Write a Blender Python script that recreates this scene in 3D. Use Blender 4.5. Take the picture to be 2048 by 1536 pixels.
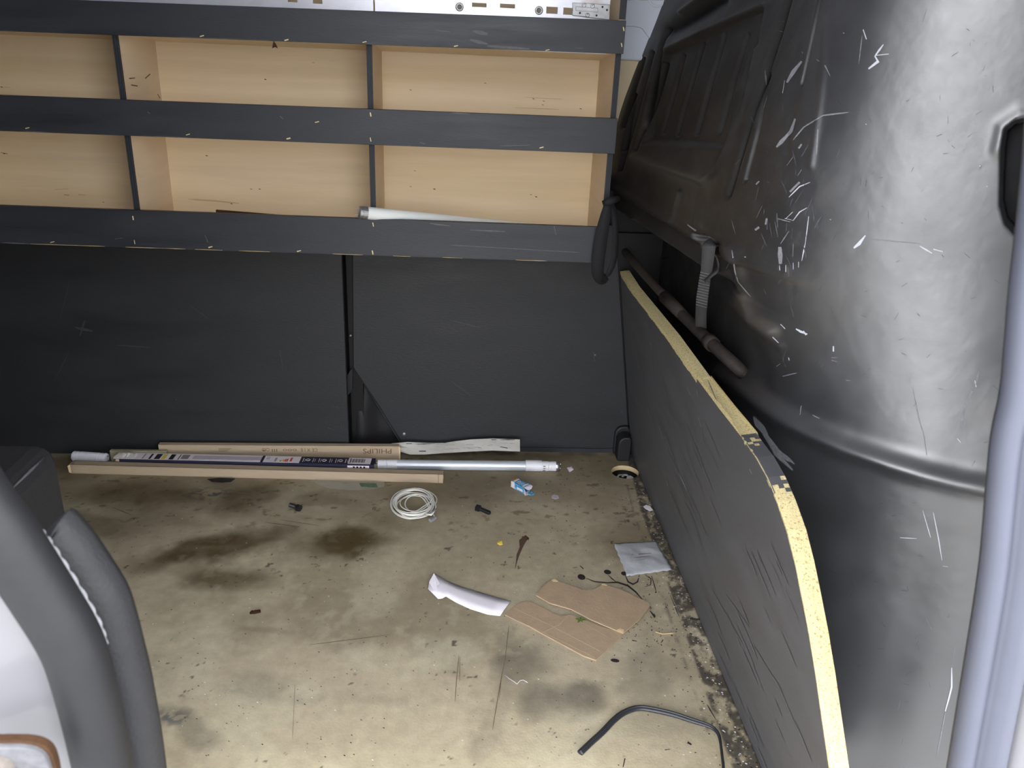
import bpy, bmesh, math, random
import numpy as np
from mathutils import Vector, Matrix
from mathutils.bvhtree import BVHTree

for o in list(bpy.data.objects): bpy.data.objects.remove(o)
scene = bpy.context.scene
COL = scene.collection
random.seed(7); rng = np.random.default_rng(7)

# ------------------------------------------------------------------ camera
F_PX, PITCH, YAW, ROLL = 1624.448, .3868385, .07163371, .04367296
CAM = np.array([0., 0., 1.0])
_f = np.array([math.sin(YAW)*math.cos(PITCH), math.cos(YAW)*math.cos(PITCH), -math.sin(PITCH)])
_r = np.array([math.cos(YAW), -math.sin(YAW), 0.]); _u = np.cross(_r, _f)
AX_R = math.cos(ROLL)*_r + math.sin(ROLL)*_u
AX_U = -math.sin(ROLL)*_r + math.cos(ROLL)*_u
AX_F = _f
cd = bpy.data.cameras.new('camera'); cam = bpy.data.objects.new('camera', cd); COL.objects.link(cam)
cd.sensor_width = 36; cd.lens = F_PX/2048*36; cd.clip_start = .02
M = Matrix.Identity(4)
for i in range(3):
    M[i][0], M[i][1], M[i][2], M[i][3] = AX_R[i], AX_U[i], -AX_F[i], CAM[i]
cam.matrix_world = M
cd.dof.use_dof = True; cd.dof.focus_distance = 1.75; cd.dof.aperture_fstop = 14.0
scene.camera = cam

# ------------------------------------------------------------------ light and exposure
scene.view_settings.view_transform = 'Standard'; scene.view_settings.look = 'None'
scene.view_settings.gamma = 1; scene.view_settings.use_curve_mapping = False
scene.view_settings.exposure = 1.25
w = bpy.data.worlds.new('overcast_sky'); scene.world = w; w.use_nodes = True
bg = w.node_tree.nodes['Background']
bg.inputs[0].default_value = (.93, .95, 1.0, 1); bg.inputs[1].default_value = 3.2
sd = bpy.data.lights.new('sun', 'SUN'); sd.energy = .55; sd.angle = math.radians(3.5); sd.color = (1, .97, .92)
sun = bpy.data.objects.new('sun', sd); COL.objects.link(sun)
sun.rotation_euler = (math.radians(19.5), 0, math.radians(3))      # light travels towards +Y and down, steeply

# ------------------------------------------------------------------ projection helpers (pixels of the 2048x1536 frame)
def ray(u, v): return AX_F + AX_R*(u-1024)/F_PX - AX_U*(v-768)/F_PX
def onX(u, v, X): d = ray(u, v); return CAM + d*(X-CAM[0])/d[0]
def onY(u, v, Y): d = ray(u, v); return CAM + d*(Y-CAM[1])/d[1]
def onZ(u, v, Z=0.): d = ray(u, v); return CAM + d*(Z-CAM[2])/d[2]
def onP(u, v, p0, n):
    d = ray(u, v); return CAM + d*(np.dot(np.subtract(p0, CAM), n)/np.dot(d, n))
def px(P):
    q = np.asarray(P, float) - CAM; z = q@AX_F
    return 1024+F_PX*(q@AX_R)/z, 768-F_PX*(q@AX_U)/z

# ------------------------------------------------------------------ materials
def lin(r, g, b):
    f = lambda c: (c/255/12.92) if c <= 10.3 else ((c/255+.055)/1.055)**2.4
    return (f(r), f(g), f(b))
def mat(name, col, rough=.5, spec=.5, metal=0., attr=False, var=.12, vscale=30., bump=0., bscale=200., stretch=None, col2=None, c2scale=60., c2lo=.5, c2hi=.6, coat=0., trans=0., alpha=1., rvar=0.):
    m = bpy.data.materials.new(name); m.use_nodes = True
    nt = m.node_tree; N = nt.nodes; L = nt.links; b = N['Principled BSDF']
    tc = N.new('ShaderNodeTexCoord'); mp = N.new('ShaderNodeMapping'); L.new(tc.outputs['Object'], mp.inputs[0])
    if stretch: mp.inputs['Scale'].default_value = stretch
    if attr:
        a = N.new('ShaderNodeAttribute'); a.attribute_name = 'Col'; base = a.outputs['Color']
    else:
        a = N.new('ShaderNodeRGB'); a.outputs[0].default_value = (*col, 1); base = a.outputs[0]
    if col2:
        n2 = N.new('ShaderNodeTexNoise'); n2.inputs['Scale'].default_value = c2scale; n2.inputs['Detail'].default_value = 6
        L.new(mp.outputs[0], n2.inputs[0])
        mr = N.new('ShaderNodeMapRange'); mr.inputs[1].default_value = c2lo; mr.inputs[2].default_value = c2hi; L.new(n2.outputs[0], mr.inputs[0])
        mx = N.new('ShaderNodeMix'); mx.data_type = 'RGBA'; L.new(mr.outputs[0], mx.inputs[0]); L.new(base, mx.inputs[6]); mx.inputs[7].default_value = (*col2, 1)
        base = mx.outputs[2]
    n = N.new('ShaderNodeTexNoise'); n.inputs['Scale'].default_value = vscale; n.inputs['Detail'].default_value = 8; n.inputs['Roughness'].default_value = .65
    L.new(mp.outputs[0], n.inputs[0])
    mr = N.new('ShaderNodeMapRange'); mr.inputs[1].default_value = .25; mr.inputs[2].default_value = .75; mr.inputs[3].default_value = 1-var; mr.inputs[4].default_value = 1+var
    L.new(n.outputs[0], mr.inputs[0])
    vm = N.new('ShaderNodeVectorMath'); vm.operation = 'SCALE'; L.new(base, vm.inputs[0]); L.new(mr.outputs[0], vm.inputs['Scale'])
    L.new(vm.outputs[0], b.inputs['Base Color'])
    b.inputs['Roughness'].default_value = rough; b.inputs['Specular IOR Level'].default_value = spec; b.inputs['Metallic'].default_value = metal
    if rvar:
        m3 = N.new('ShaderNodeMapRange'); m3.inputs[1].default_value = .3; m3.inputs[2].default_value = .7
        m3.inputs[3].default_value = rough-rvar; m3.inputs[4].default_value = rough+rvar
        L.new(n.outputs[0], m3.inputs[0]); L.new(m3.outputs[0], b.inputs['Roughness'])
    if name=='black_satin_metal': b.inputs['IOR'].default_value=1.9; L.new(a.outputs['Alpha'],b.inputs['Specular IOR Level'])
    if coat: b.inputs['Coat Weight'].default_value = coat
    if trans: b.inputs['Transmission Weight'].default_value = trans
    if alpha < 1: b.inputs['Alpha'].default_value = alpha
    if bump:
        nb = N.new('ShaderNodeTexNoise'); nb.inputs['Scale'].default_value = bscale; nb.inputs['Detail'].default_value = 4; L.new(mp.outputs[0], nb.inputs[0])
        bp = N.new('ShaderNodeBump'); bp.inputs['Strength'].default_value = bump; bp.inputs['Distance'].default_value = .002
        L.new(nb.outputs[0], bp.inputs['Height']); L.new(bp.outputs[0], b.inputs['Normal'])
    return m
MT = dict(
 floor=mat('worn_floor', (0,0,0), .62, .35, attr=True, var=.16, vscale=45, bump=.25, bscale=260, rvar=.12),
 black_ply=mat('black_painted_plywood', lin(40,41,43), .55, .4, var=.22, vscale=9, bump=.25, bscale=160, stretch=(.5,1,2.2), rvar=.1),
 black_rail=mat('black_painted_rail', lin(42,43,48), .5, .45, var=.22, vscale=14, bump=.2, bscale=220, stretch=(.35,1,2.5), rvar=.1),
 board=mat('grey_black_board', lin(84,84,87), .5, .45, var=.18, vscale=12, bump=.18, bscale=250, stretch=(1,.4,1.5), rvar=.08),
 wood=mat('pale_plywood', lin(224,203,168), .55, .3, var=.06, vscale=14, bump=.1, bscale=120, stretch=(.25,1,4), col2=lin(212,188,146), c2scale=4, c2lo=.48, c2hi=.8),
 wood_mark=mat('wood_discolouration', lin(196,170,128), .6, .3, var=.1, vscale=60),
 faint_line=mat('faint_floor_line', lin(112,100,78), .7, .3, var=.3, vscale=150),
 scr_faint=mat('very_faint_scuff', lin(64,64,67), .55, .3, var=.3, vscale=150),
 pipe=mat('dusty_dark_pipe', lin(56,51,47), .7, .3, var=.35, vscale=60, bump=.3),
 wood_side=mat('pale_plywood_side', lin(220,200,172), .55, .3, var=.06, vscale=14, bump=.1, bscale=120, stretch=(1,.3,3), col2=lin(205,182,146), c2scale=7, c2lo=.55, c2hi=.75),
 ply_edge=mat('black_edge', lin(44,46,50), .6, .3, var=.2, vscale=60),
 chip=mat('raw_chipboard', lin(218,202,152), .8, .2, var=.22, vscale=420, bump=.6, bscale=500, col2=lin(168,144,98), c2scale=360, c2lo=.56, c2hi=.66),
 bulk=mat('black_satin_metal', (0,0,0), .46, 1.0, attr=True, var=.3, vscale=14, bump=.04, bscale=300, rvar=.05),
 recess_black=mat('dull_black', lin(17,17,17), .6, .3, var=.3, vscale=20),
 dust=mat('dusty_grey_metal', lin(98,92,86), .7, .3, var=.35, vscale=60, bump=.3),
 webbing=mat('grey_webbing', lin(68,67,67), .85, .2, var=.15, vscale=300, bump=.5, bscale=900),
 webbing_black=mat('black_webbing', lin(34,34,36), .75, .25, var=.2, vscale=200, bump=.4, bscale=900),
 white_paint=mat('white_car_paint', lin(110,110,113), .3, .5, var=.03, vscale=5, coat=.4),  # darker than the white panels really are, offsetting the bright outdoor light
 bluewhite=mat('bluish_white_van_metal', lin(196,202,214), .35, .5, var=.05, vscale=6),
 beige=mat('beige_lining', lin(205,188,156), .7, .3, var=.08, vscale=20),
 rubber=mat('black_rubber_seal', lin(30,30,32), .55, .35, var=.1, vscale=40, bump=.1),
 trim=mat('grey_black_plastic_trim', lin(42,42,44), .6, .3, var=.12, vscale=60, bump=.3, bscale=400),
 pillar=mat('blue_grey_seal', lin(78,81,93), .5, .5, var=.08, vscale=12),
 steel=mat('bright_steel', lin(205,205,212), .32, .5, metal=.35, var=.1, vscale=25, col2=lin(170,150,140), c2scale=9, c2lo=.6, c2hi=.78),
 zinc=mat('dull_zinc', lin(160,160,160), .4, .5, metal=.7, var=.2, vscale=60),
 silver=mat('silver_cap', lin(185,185,188), .3, .5, metal=.9, var=.08, vscale=60),
 glass_tube=mat('milky_glass', lin(226,229,226), .25, .5, var=.02, vscale=10, coat=.3),
 alu=mat('led_tube_body', lin(196,202,210), .28, .6, metal=.15, var=.04, vscale=10, coat=.3),
 white_plastic=mat('white_plastic', lin(225,225,230), .35, .5, var=.04, vscale=60),
 card=mat('brown_cardboard', lin(176,158,134), .85, .15, var=.07, vscale=60, bump=.2, bscale=300, stretch=(.3,1,3)),
 card2=mat('flat_corrugated_cardboard', lin(170,148,122), .85, .15, var=.10, vscale=30, bump=.2, bscale=200),
 card_light=mat('cardboard_core', lin(214,190,150), .9, .1, var=.12, vscale=100),
 card_green=mat('greenish_carton', lin(150,146,120), .85, .15, var=.12, vscale=60),
 navy=mat('navy_print', lin(38,38,58), .45, .4, var=.12, vscale=60),
 label_white=mat('white_print', lin(226,218,222), .6, .3, var=.05, vscale=90),
 label_grey=mat('lilac_grey_print', lin(186,176,184), .6, .3, var=.08, vscale=90),
 ink=mat('black_ink', lin(35,33,38), .6, .3, var=.05),
 ink_grey=mat('grey_ink', lin(128,122,124), .7, .3, var=.05),
 ink_brown=mat('brown_ink', lin(104,82,60), .7, .2, var=.05),
 red=mat('red_print', lin(205,70,60), .6, .3, var=.05), green=mat('green_print', lin(90,165,90), .6, .3, var=.05),
 yellow=mat('yellow_print', lin(225,200,90), .6, .3, var=.05), orange=mat('orange_print', lin(222,140,70), .6, .3, var=.05),
 paper=mat('white_paper', lin(232,226,234), .8, .2, var=.03, vscale=60),
 paper_dirty=mat('crumpled_white_paper', lin(214,211,203), .8, .2, var=.08, vscale=50, bump=.3, bscale=80),
 cable=mat('white_cable', lin(228,226,218), .45, .4, var=.06, vscale=90),
 bolt=mat('black_bolt', lin(24,24,27), .45, .5, var=.2, vscale=200),
 blue=mat('blue_print', lin(66,150,196), .5, .4, var=.12, vscale=200, col2=lin(200,220,232), c2scale=260, c2lo=.6, c2hi=.62),
 foil=mat('grey_foil_pouch', lin(176,178,181), .42, .5, metal=.0, var=.12, vscale=60, bump=.5, bscale=70),
 leaf=mat('green_leaf', lin(84,112,52), .7, .3, var=.25, vscale=300),
 strip=mat('black_rubber_strip', lin(40,42,46), .38, .5, var=.15, vscale=90),
 film=mat('clear_plastic_film', lin(205,206,200), .25, .5, var=.05, vscale=40, alpha=.26, bump=.2, bscale=40),
 film_print=mat('grey_green_print', lin(84,110,84), .4, .4, var=.5, vscale=120),
 scr_white=mat('bare_scratch', lin(212,214,222), .6, .4, var=.1, vscale=200),
 scr_grey=mat('grey_scuff', lin(140,140,144), .65, .3, var=.3, vscale=200),
 scr_dim=mat('faint_scuff', lin(92,92,95), .6, .3, var=.3, vscale=150),
 scr_rust=mat('brown_scuff', lin(112,98,84), .7, .3, var=.3, vscale=150),
 nick=mat('bare_wood_nick', lin(214,196,150), .8, .2, var=.2, vscale=200),
 brown=mat('dark_brown_bit', lin(62,42,26), .8, .2, var=.3, vscale=200),
 dark_stain=mat('dark_stain', lin(52,44,46), .45, .4, var=.3, vscale=150),
 brown_stain=mat('brown_stain', lin(92,72,58), .6, .3, var=.3, vscale=150),
 straw=mat('straw', lin(204,182,140), .8, .2, var=.1),
 asphalt=mat('asphalt', lin(158,157,154), .9, .2, var=.2, vscale=20),
 gap=mat('gap_dirt', lin(40,38,38), .8, .2, var=.4, vscale=120),
)

# ------------------------------------------------------------------ mesh builder
class MB:
    def __init__(s): s.v=[]; s.f=[]; s.mi=[]; s.m=0
    def add(s, vs, fs):
        b=len(s.v); s.v += [tuple(float(c) for c in p) for p in vs]
        s.f += [tuple(b+i for i in f) for f in fs]; s.mi += [s.m]*len(fs); return s
    def box(s, lo, hi, T=None):
        x0,y0,z0=lo; x1,y1,z1=hi
        vs=[(x0,y0,z0),(x1,y0,z0),(x1,y1,z0),(x0,y1,z0),(x0,y0,z1),(x1,y0,z1),(x1,y1,z1),(x0,y1,z1)]
        if T is not None: vs=[tuple(T@Vector(p)) for p in vs]
        return s.add(vs,[(0,3,2,1),(4,5,6,7),(0,1,5,4),(1,2,6,5),(2,3,7,6),(3,0,4,7)])
    def hexa(s, b, t):       # 4 bottom pts, 4 top pts
        return s.add(list(b)+list(t),[(3,2,1,0),(4,5,6,7),(0,1,5,4),(1,2,6,5),(2,3,7,6),(3,0,4,7)])
    def prism(s, poly, vec):
        n=len(poly); poly=[np.array(p,float) for p in poly]; vec=np.array(vec,float)
        return s.add(list(poly)+[p+vec for p in poly],[tuple(range(n-1,-1,-1)),tuple(range(n,2*n))]+[(i,(i+1)%n,n+(i+1)%n,n+i) for i in range(n)])
    def tube(s, pts, r, n=10, cap=True, flat=None, up=None):
        pts=[np.array(p,float) for p in pts]; K=len(pts)
        if not hasattr(r,'__len__'): r=[r]*K
        rings=[]; prev=None
        for i,p in enumerate(pts):
            t=pts[min(i+1,K-1)]-pts[max(i-1,0)]; t/= (np.linalg.norm(t)+1e-12)
            a=np.array(up if up is not None else (prev if prev is not None else ((0,0,1) if abs(t[2])<.9 else (1,0,0))),float)
            a=a-t*(a@t); a/=np.linalg.norm(a)+1e-12; b=np.cross(t,a); prev=a
            fl=1. if flat is None else (flat[i] if hasattr(flat,'__len__') else flat)
            rings.append([p+r[i]*(fl*math.cos(2*math.pi*k/n)*a+math.sin(2*math.pi*k/n)*b) for k in range(n)])
        vs=[q for R in rings for q in R]; fs=[]
        for i in range(K-1):
            for k in range(n): fs.append((i*n+k,i*n+(k+1)%n,(i+1)*n+(k+1)%n,(i+1)*n+k))
        if cap: fs.append(tuple(range(n-1,-1,-1))); fs.append(tuple((K-1)*n+k for k in range(n)))
        return s.add(vs,fs)
    def lathe(s, prof, c, ax=(0,0,1), n=24):     # prof: (radius, height)
        ax=np.array(ax,float); ax/=np.linalg.norm(ax); a=np.cross(ax,(1,0,0) if abs(ax[0])<.9 else (0,1,0)); a/=np.linalg.norm(a); b=np.cross(ax,a); c=np.array(c,float)
        vs=[c+ax*h+r*(math.cos(2*math.pi*k/n)*a+math.sin(2*math.pi*k/n)*b) for r,h in prof for k in range(n)]
        fs=[(i*n+k,i*n+(k+1)%n,(i+1)*n+(k+1)%n,(i+1)*n+k) for i in range(len(prof)-1) for k in range(n)]
        return s.add(vs,fs)
    def grid(s, P):         # P[i][j] points
        h,wd=len(P),len(P[0]); return s.add([p for r in P for p in r],[(i*wd+j,i*wd+j+1,(i+1)*wd+j+1,(i+1)*wd+j) for i in range(h-1) for j in range(wd-1)])
    def build(s, name, m, parent=None, smooth=False, bevel=0., solid=0., sub=0):
        me=bpy.data.meshes.new(name); me.from_pydata(s.v,[],s.f)
        for k in (m if isinstance(m,(list,tuple)) else [m]): me.materials.append(MT[k])
        me.polygons.foreach_set('material_index', s.mi)
        me.update(); bm=bmesh.new(); bm.from_mesh(me); bmesh.ops.recalc_face_normals(bm,faces=bm.faces[:]); bm.to_mesh(me); bm.free()
        if smooth: me.polygons.foreach_set('use_smooth',[True]*len(me.polygons))
        o=bpy.data.objects.new(name,me); COL.objects.link(o)
        if parent is not None:
            o.parent=parent; o.matrix_parent_inverse=Matrix.Translation(-WL(parent))
        if solid: md=o.modifiers.new('s','SOLIDIFY'); md.thickness=solid; md.offset=0
        if bevel: md=o.modifiers.new('b','BEVEL'); md.width=bevel; md.segments=2; md.limit_method='ANGLE'
        if sub: md=o.modifiers.new('u','SUBSURF'); md.levels=sub; md.render_levels=sub
        return o
def WL(o):
    v=Vector((0,0,0)) if o.type=='MESH' else o.location.copy()
    return v
def tag(o,label=None,cat=None,group=None,kind=None):
    if label: o['label']=label
    if cat: o['category']=cat
    if group: o['group']=group
    if kind: o['kind']=kind
    return o
def thing(name,label,cat,loc,group=None,kind=None):
    o=bpy.data.objects.new(name,None); o.empty_display_size=.03; COL.objects.link(o); o.location=Vector([float(c) for c in loc]); return tag(o,label,cat,group,kind)

def text(name, s, m, parent, origin, xdir, ydir, size, width=None):
    """flat lettering: mesh text laid in the plane origin + a*xdir + b*ydir"""
    cu=bpy.data.curves.new(name,'FONT'); cu.body=s; cu.size=1; cu.align_x='LEFT'; cu.resolution_u=3
    t=bpy.data.objects.new(name,cu); COL.objects.link(t); dg=bpy.context.evaluated_depsgraph_get(); dg.update()
    me=bpy.data.meshes.new_from_object(t.evaluated_get(dg)); bpy.data.objects.remove(t)
    n=len(me.vertices); co=np.zeros(n*3); me.vertices.foreach_get('co',co); co=co.reshape(-1,3)
    co[:,0]-=co[:,0].min(); wdt=co[:,0].max() or 1
    sx=size if width is None else width/wdt
    x=np.array(xdir,float); y=np.array(ydir,float); x/=np.linalg.norm(x); y/=np.linalg.norm(y)
    P=np.array(origin,float)+np.outer(co[:,0]*sx,x)+np.outer(co[:,1]*size,y)
    me.vertices.foreach_set('co',P.ravel()); me.materials.clear(); me.materials.append(MT[m]); me.name=name; me.update()
    o=bpy.data.objects.new(name,me); COL.objects.link(o)
    if parent is not None: o.parent=parent; o.matrix_parent_inverse=Matrix.Translation(-WL(parent))
    return o

# numpy noise
def vnoise(x,y,seed=0):
    xi=np.floor(x).astype(np.int64); yi=np.floor(y).astype(np.int64); fx=x-xi; fy=y-yi
    fx=fx*fx*(3-2*fx); fy=fy*fy*(3-2*fy)
    def h(a,b):
        n=(a*374761393+b*668265263+seed*1442695041)&0x7fffffff; n=((n^(n>>13))*1274126177)&0x7fffffff
        return ((n^(n>>16))&0xffff)/65535.
    return (h(xi,yi)*(1-fx)+h(xi+1,yi)*fx)*(1-fy)+(h(xi,yi+1)*(1-fx)+h(xi+1,yi+1)*fx)*fy
def fbm(x,y,seed=0,o=5):
    s=0;a=.5;t=0
    for k in range(o): s=s+a*vnoise(x*2**k,y*2**k,seed+k*17); t+=a; a*=.55
    return s/t
def sst(a,b,x): t=np.clip((x-a)/(b-a),0,1); return t*t*(3-2*t)
def polydist(u,v,pts):
    d=np.full(u.shape,1e9)
    for (ax,ay),(bx,by) in zip(pts[:-1],pts[1:]):
        L=(bx-ax)**2+(by-ay)**2+1e-9; t=np.clip(((u-ax)*(bx-ax)+(v-ay)*(by-ay))/L,0,1)
        d=np.minimum(d,np.hypot(u-ax-t*(bx-ax),v-ay-t*(by-ay)))
    return d
def inpoly(u,v,pts):
    c=np.zeros(u.shape,bool); n=len(pts)
    for i in range(n):
        x0,y0=pts[i]; x1,y1=pts[(i+1)%n]
        k=((y0>v)!=(y1>v))&(u<(x1-x0)*(v-y0)/((y1-y0)+1e-12)+x0); c^=k
    return c
def npmesh(name,P,keep,cols,m,kind=None,smooth=True,parent=None,alpha=None):
    """P: (h,w,3) grid, keep: (h-1,w-1) bool, cols: (h,w,3)"""
    h,wd=P.shape[:2]; idx=np.arange(h*wd).reshape(h,wd)
    q=np.stack([idx[:-1,:-1],idx[:-1,1:],idx[1:,1:],idx[1:,:-1]],-1)[keep]
    me=bpy.data.meshes.new(name); nf=len(q)
    me.vertices.add(h*wd); me.vertices.foreach_set('co',P.reshape(-1).astype(np.float32))
    me.loops.add(nf*4); me.loops.foreach_set('vertex_index',q.reshape(-1).astype(np.int32))
    me.polygons.add(nf); me.polygons.foreach_set('loop_start',np.arange(nf,dtype=np.int32)*4); me.polygons.foreach_set('loop_total',np.full(nf,4,np.int32))
    me.update(calc_edges=True); me.validate()
    me.polygons.foreach_set('use_smooth',np.full(nf,smooth))
    ca=me.color_attributes.new('Col','FLOAT_COLOR','POINT'); c4=np.ones((h*wd,4),np.float32); c4[:,:3]=cols.reshape(-1,3)
    if alpha is not None: c4[:,3]=alpha.reshape(-1)
    ca.data.foreach_set('color',c4.reshape(-1))
    me.materials.append(MT[m]); me.update()
    o=bpy.data.objects.new(name,me); COL.objects.link(o)
    if parent is not None: o.parent=parent
    if kind: o['kind']=kind
    return o
def bvh(o):
    me=o.data; n=len(me.vertices); co=np.zeros(n*3,np.float32); me.vertices.foreach_get('co',co)
    return BVHTree.FromPolygons([tuple(c) for c in co.reshape(-1,3).tolist()],[tuple(p.vertices) for p in me.polygons])
def hit(B,u,v):
    d=Vector(ray(u,v)); r=B.ray_cast(Vector(CAM),d.normalized())
    if r[0] is None: return None,None
    n=r[1]
    if n.dot(d)>0: n=-n
    return np.array(r[0]),np.array(n)
def scratches(name,B,lines,m,parent,off=.0006,jit=0.,kind='stuff'):
    """lines: list of (pts px, width px or widths): thin raised marks lying on the surface"""
    mb=MB()
    for pts,wd in lines:
        if len(pts)==1: pts=[pts[0],(pts[0][0]+wd*.9,pts[0][1]+wd*.3)]
        q=[]
        for (a,b) in zip(pts[:-1],pts[1:]):
            k=max(1,int(math.hypot(b[0]-a[0],b[1]-a[1])/14)); q+=[(a[0]+(b[0]-a[0])*i/k,a[1]+(b[1]-a[1])*i/k) for i in range(k)]
        q.append(pts[-1]); K=len(q); row=[]
        for i,(u,v) in enumerate(q):
            du=q[min(i+1,K-1)][0]-q[max(i-1,0)][0]; dv=q[min(i+1,K-1)][1]-q[max(i-1,0)][1]; l=math.hypot(du,dv)+1e-6
            s=(wd if not hasattr(wd,'__len__') else np.interp(i/(K-1),np.linspace(0,1,len(wd)),wd))*.5*(.75+.5*random.random())
            if i in (0,K-1): s*=.45
            a,na=hit(B,u-dv/l*s,v+du/l*s); b,nb=hit(B,u+dv/l*s,v-du/l*s)
            if a is None or b is None: row.append(None); continue
            row.append((a+na*off,b+nb*off))
        for r0,r1 in zip(row[:-1],row[1:]):
            if r0 and r1 and np.linalg.norm(r0[0]-r1[0])<.06: mb.add([r0[0],r0[1],r1[1],r1[0]],[(0,1,2,3)])
    if not mb.f: return None
    o=mb.build(name,m,parent); 
    if kind: o['kind']=kind
    return o

# ================================================================== SETTING
YB_L, YB_R = 1.925, 1.968            # front faces of the lower lining panels
# ---- floor
xs=np.arange(-1.40,.60,.003); ys=np.arange(.36,2.06,.003)
X,Y=np.meshgrid(xs,ys); Pf=np.stack([X,Y,np.zeros_like(X)],-1)
lash=onZ(1250,944,0.)[:2]; LR=.036
U,V=px(Pf)
nz=fbm(X*9,Y*9,3); nz2=fbm(X*30,Y*30,5); nz3=fbm(X*4,Y*4,9); nzf=fbm(X*110,Y*110,11)
Ud=U+(fbm(X*14,Y*14,21)-.5)*70; Vd=V+(fbm(X*14,Y*14,33)-.5)*40
base=np.array(lin(178,166,141)); dirt_and_falloff=np.array(lin(84,70,44)); grey=np.array(lin(88,84,76)); pale=np.array(lin(194,186,160)); dark=np.array(lin(50,47,46))
C=np.ones(X.shape+(3,))*base
def lay(c,a):
    global C
    a=np.clip(a,0,1)[...,None]; C=C*(1-a)+np.array(c)*a
lay(dirt_and_falloff,.40*sst(.5,.75,nz3)); lay(pale,.5*sst(.52,.72,fbm(X*6,Y*6,44)))
lay(dirt_and_falloff,.42*sst(1060,925,Vd)*(.6+.8*nz)); lay(dirt_and_falloff,.25*sst(1250,1050,Vd)*nz*1.6)  # far floor darker: part grime, part light falloff painted in
lay(lin(190,178,140),.15*sst(1380,1440,V))  # near strip brightened: edge of the door light painted into the floor
def blot(cx,cy,rx,ry,ang,s,c=dirt_and_falloff,soft=.9):
    a=math.radians(ang); du=Ud-cx; dv=Vd-cy; p=(du*math.cos(a)+dv*math.sin(a))/rx; q=(-du*math.sin(a)+dv*math.cos(a))/ry
    lay(c, s*sst(1+soft*.6,1-soft*.6,np.sqrt(p*p+q*q))*(.75+.5*nz2))
for b in [(430,1098,150,24,-13,.95),(690,1086,80,24,-4,1.0),(440,1160,80,24,0,.75),(280,990,125,28,4,.8),(485,995,62,27,-20,.8),(170,1050,90,22,0,.45),
          (655,1000,55,12,0,.4),(320,1035,80,14,8,.35),(1060,915,160,10,2,.4),(1225,930,60,40,0,.35),(1265,1085,75,42,0,.45),(150,935,60,22,0,.5),
          (230,1055,100,22,0,.3),(540,1060,60,14,0,.3),(380,960,120,14,0,.4),(800,1045,60,10,0,.2),(540,1265,60,8,-4,.25)]: blot(*b)
for b in [(1042,1325,50,42,0,.5),(1068,1402,42,30,0,.6),(1155,1402,55,34,0,.72),(1290,1345,55,45,10,.38),(520,1372,60,22,0,.28),(340,1432,62,20,12,.5),(405,1475,50,22,10,.42),
          (970,1480,26,70,0,.25),(1330,1445,90,40,0,.3),(1175,1255,130,60,0,.10),(1000,1330,20,90,6,.25),(690,1395,170,14,0,.12)]: blot(*b,c=grey)
lay(pale,.25*sst(.6,.75,nz2)*sst(1000,1200,V))
lay(dark,.8*sst(.735,.775,fbm(X*75,Y*75,51))*sst(.5,.62,nz)); lay(dirt_and_falloff,.7*sst(.68,.74,fbm(X*42,Y*60,61))*sst(1150,980,V))
# blue-black abraded patch, left
m_=np.exp(-(((U-420)/50)**2+((V-988)/12)**2)); lay(lin(58,62,66),.9*m_*sst(.5,.56,fbm(X*70,Y*110,71)))
m_=np.exp(-(((U-345)/45)**2+((V-1435)/16)**2)); lay(lin(74,76,84),.8*m_*sst(.48,.56,fbm(X*90,Y*90,73)))
# dirty gap strip along the leaning board
xe=np.interp(Y,[.4,.9,1.3,1.66,1.83,2.0],[.424,.428,.436,.440,.452,.46])
lay(dark,.85*sst(xe-.002,xe+.004,X)*sst(.36,.52,fbm(X*60,Y*40,81)+.12*sst(1.4,1.7,Y)))
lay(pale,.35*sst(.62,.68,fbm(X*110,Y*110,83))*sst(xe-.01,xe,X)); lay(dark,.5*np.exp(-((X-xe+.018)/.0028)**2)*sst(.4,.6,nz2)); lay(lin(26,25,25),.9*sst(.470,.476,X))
# dark, noise-broken line at foot of the back lining
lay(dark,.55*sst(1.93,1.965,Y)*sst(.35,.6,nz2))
Rr=np.hypot(X-lash[0],Y-lash[1]); near=(np.abs(Rr-LR)<.0022)
Pf[...,0]=np.where(near,lash[0]+(X-lash[0])*LR/Rr,X); Pf[...,1]=np.where(near,lash[1]+(Y-lash[1])*LR/Rr,Y)
cx_=(X[:-1,:-1]+X[1:,1:])/2; cy_=(Y[:-1,:-1]+Y[1:,1:])/2
keep=np.hypot(cx_-lash[0],cy_-lash[1])>LR
floor=npmesh('floor',Pf,keep,C,'floor','structure',smooth=False)
B_floor=BVHTree.FromPolygons([(-5,-5,0),(5,-5,0),(5,5,0),(-5,5,0)],[(0,1,2,3)])
sb=MB(); sb.box((-1.4,.36,-.05),(.60,2.06,-.035)); sb.build('subfloor','recess_black',floor)

# ---- outside ground, roof, ends
g=MB(); g.grid([[(x,y,-.55) for x in (-25,-2,0,2,25)] for y in (-25,-5,-1,2.2)]); tag(g.build('ground','asphalt'),kind='structure')
g=MB(); g.box((-1.75,.30,1.82),(1.25,2.12,1.85)); tag(g.build('ceiling','bluewhite'),kind='structure')  # unseen roof, raised so more sky light comes through the door
g=MB(); g.box((-1.78,.30,-.06),(-1.74,2.12,1.82)); tag(g.build('wall_left','bluewhite'),kind='structure')
g=MB(); g.box((-1.75,.36,-.05),(-1.398,2.06,0)); g.build('floor_edge','black_ply',floor)

# ---- back wall: van metal behind, lining panels in front
wall=thing('wall_back',None,None,(0,2.04,0),kind='structure')
g=MB(); g.box((-1.75,2.04,-.05),(.95,2.07,.62)); g.build('lower_metal','recess_black',wall)
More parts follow.
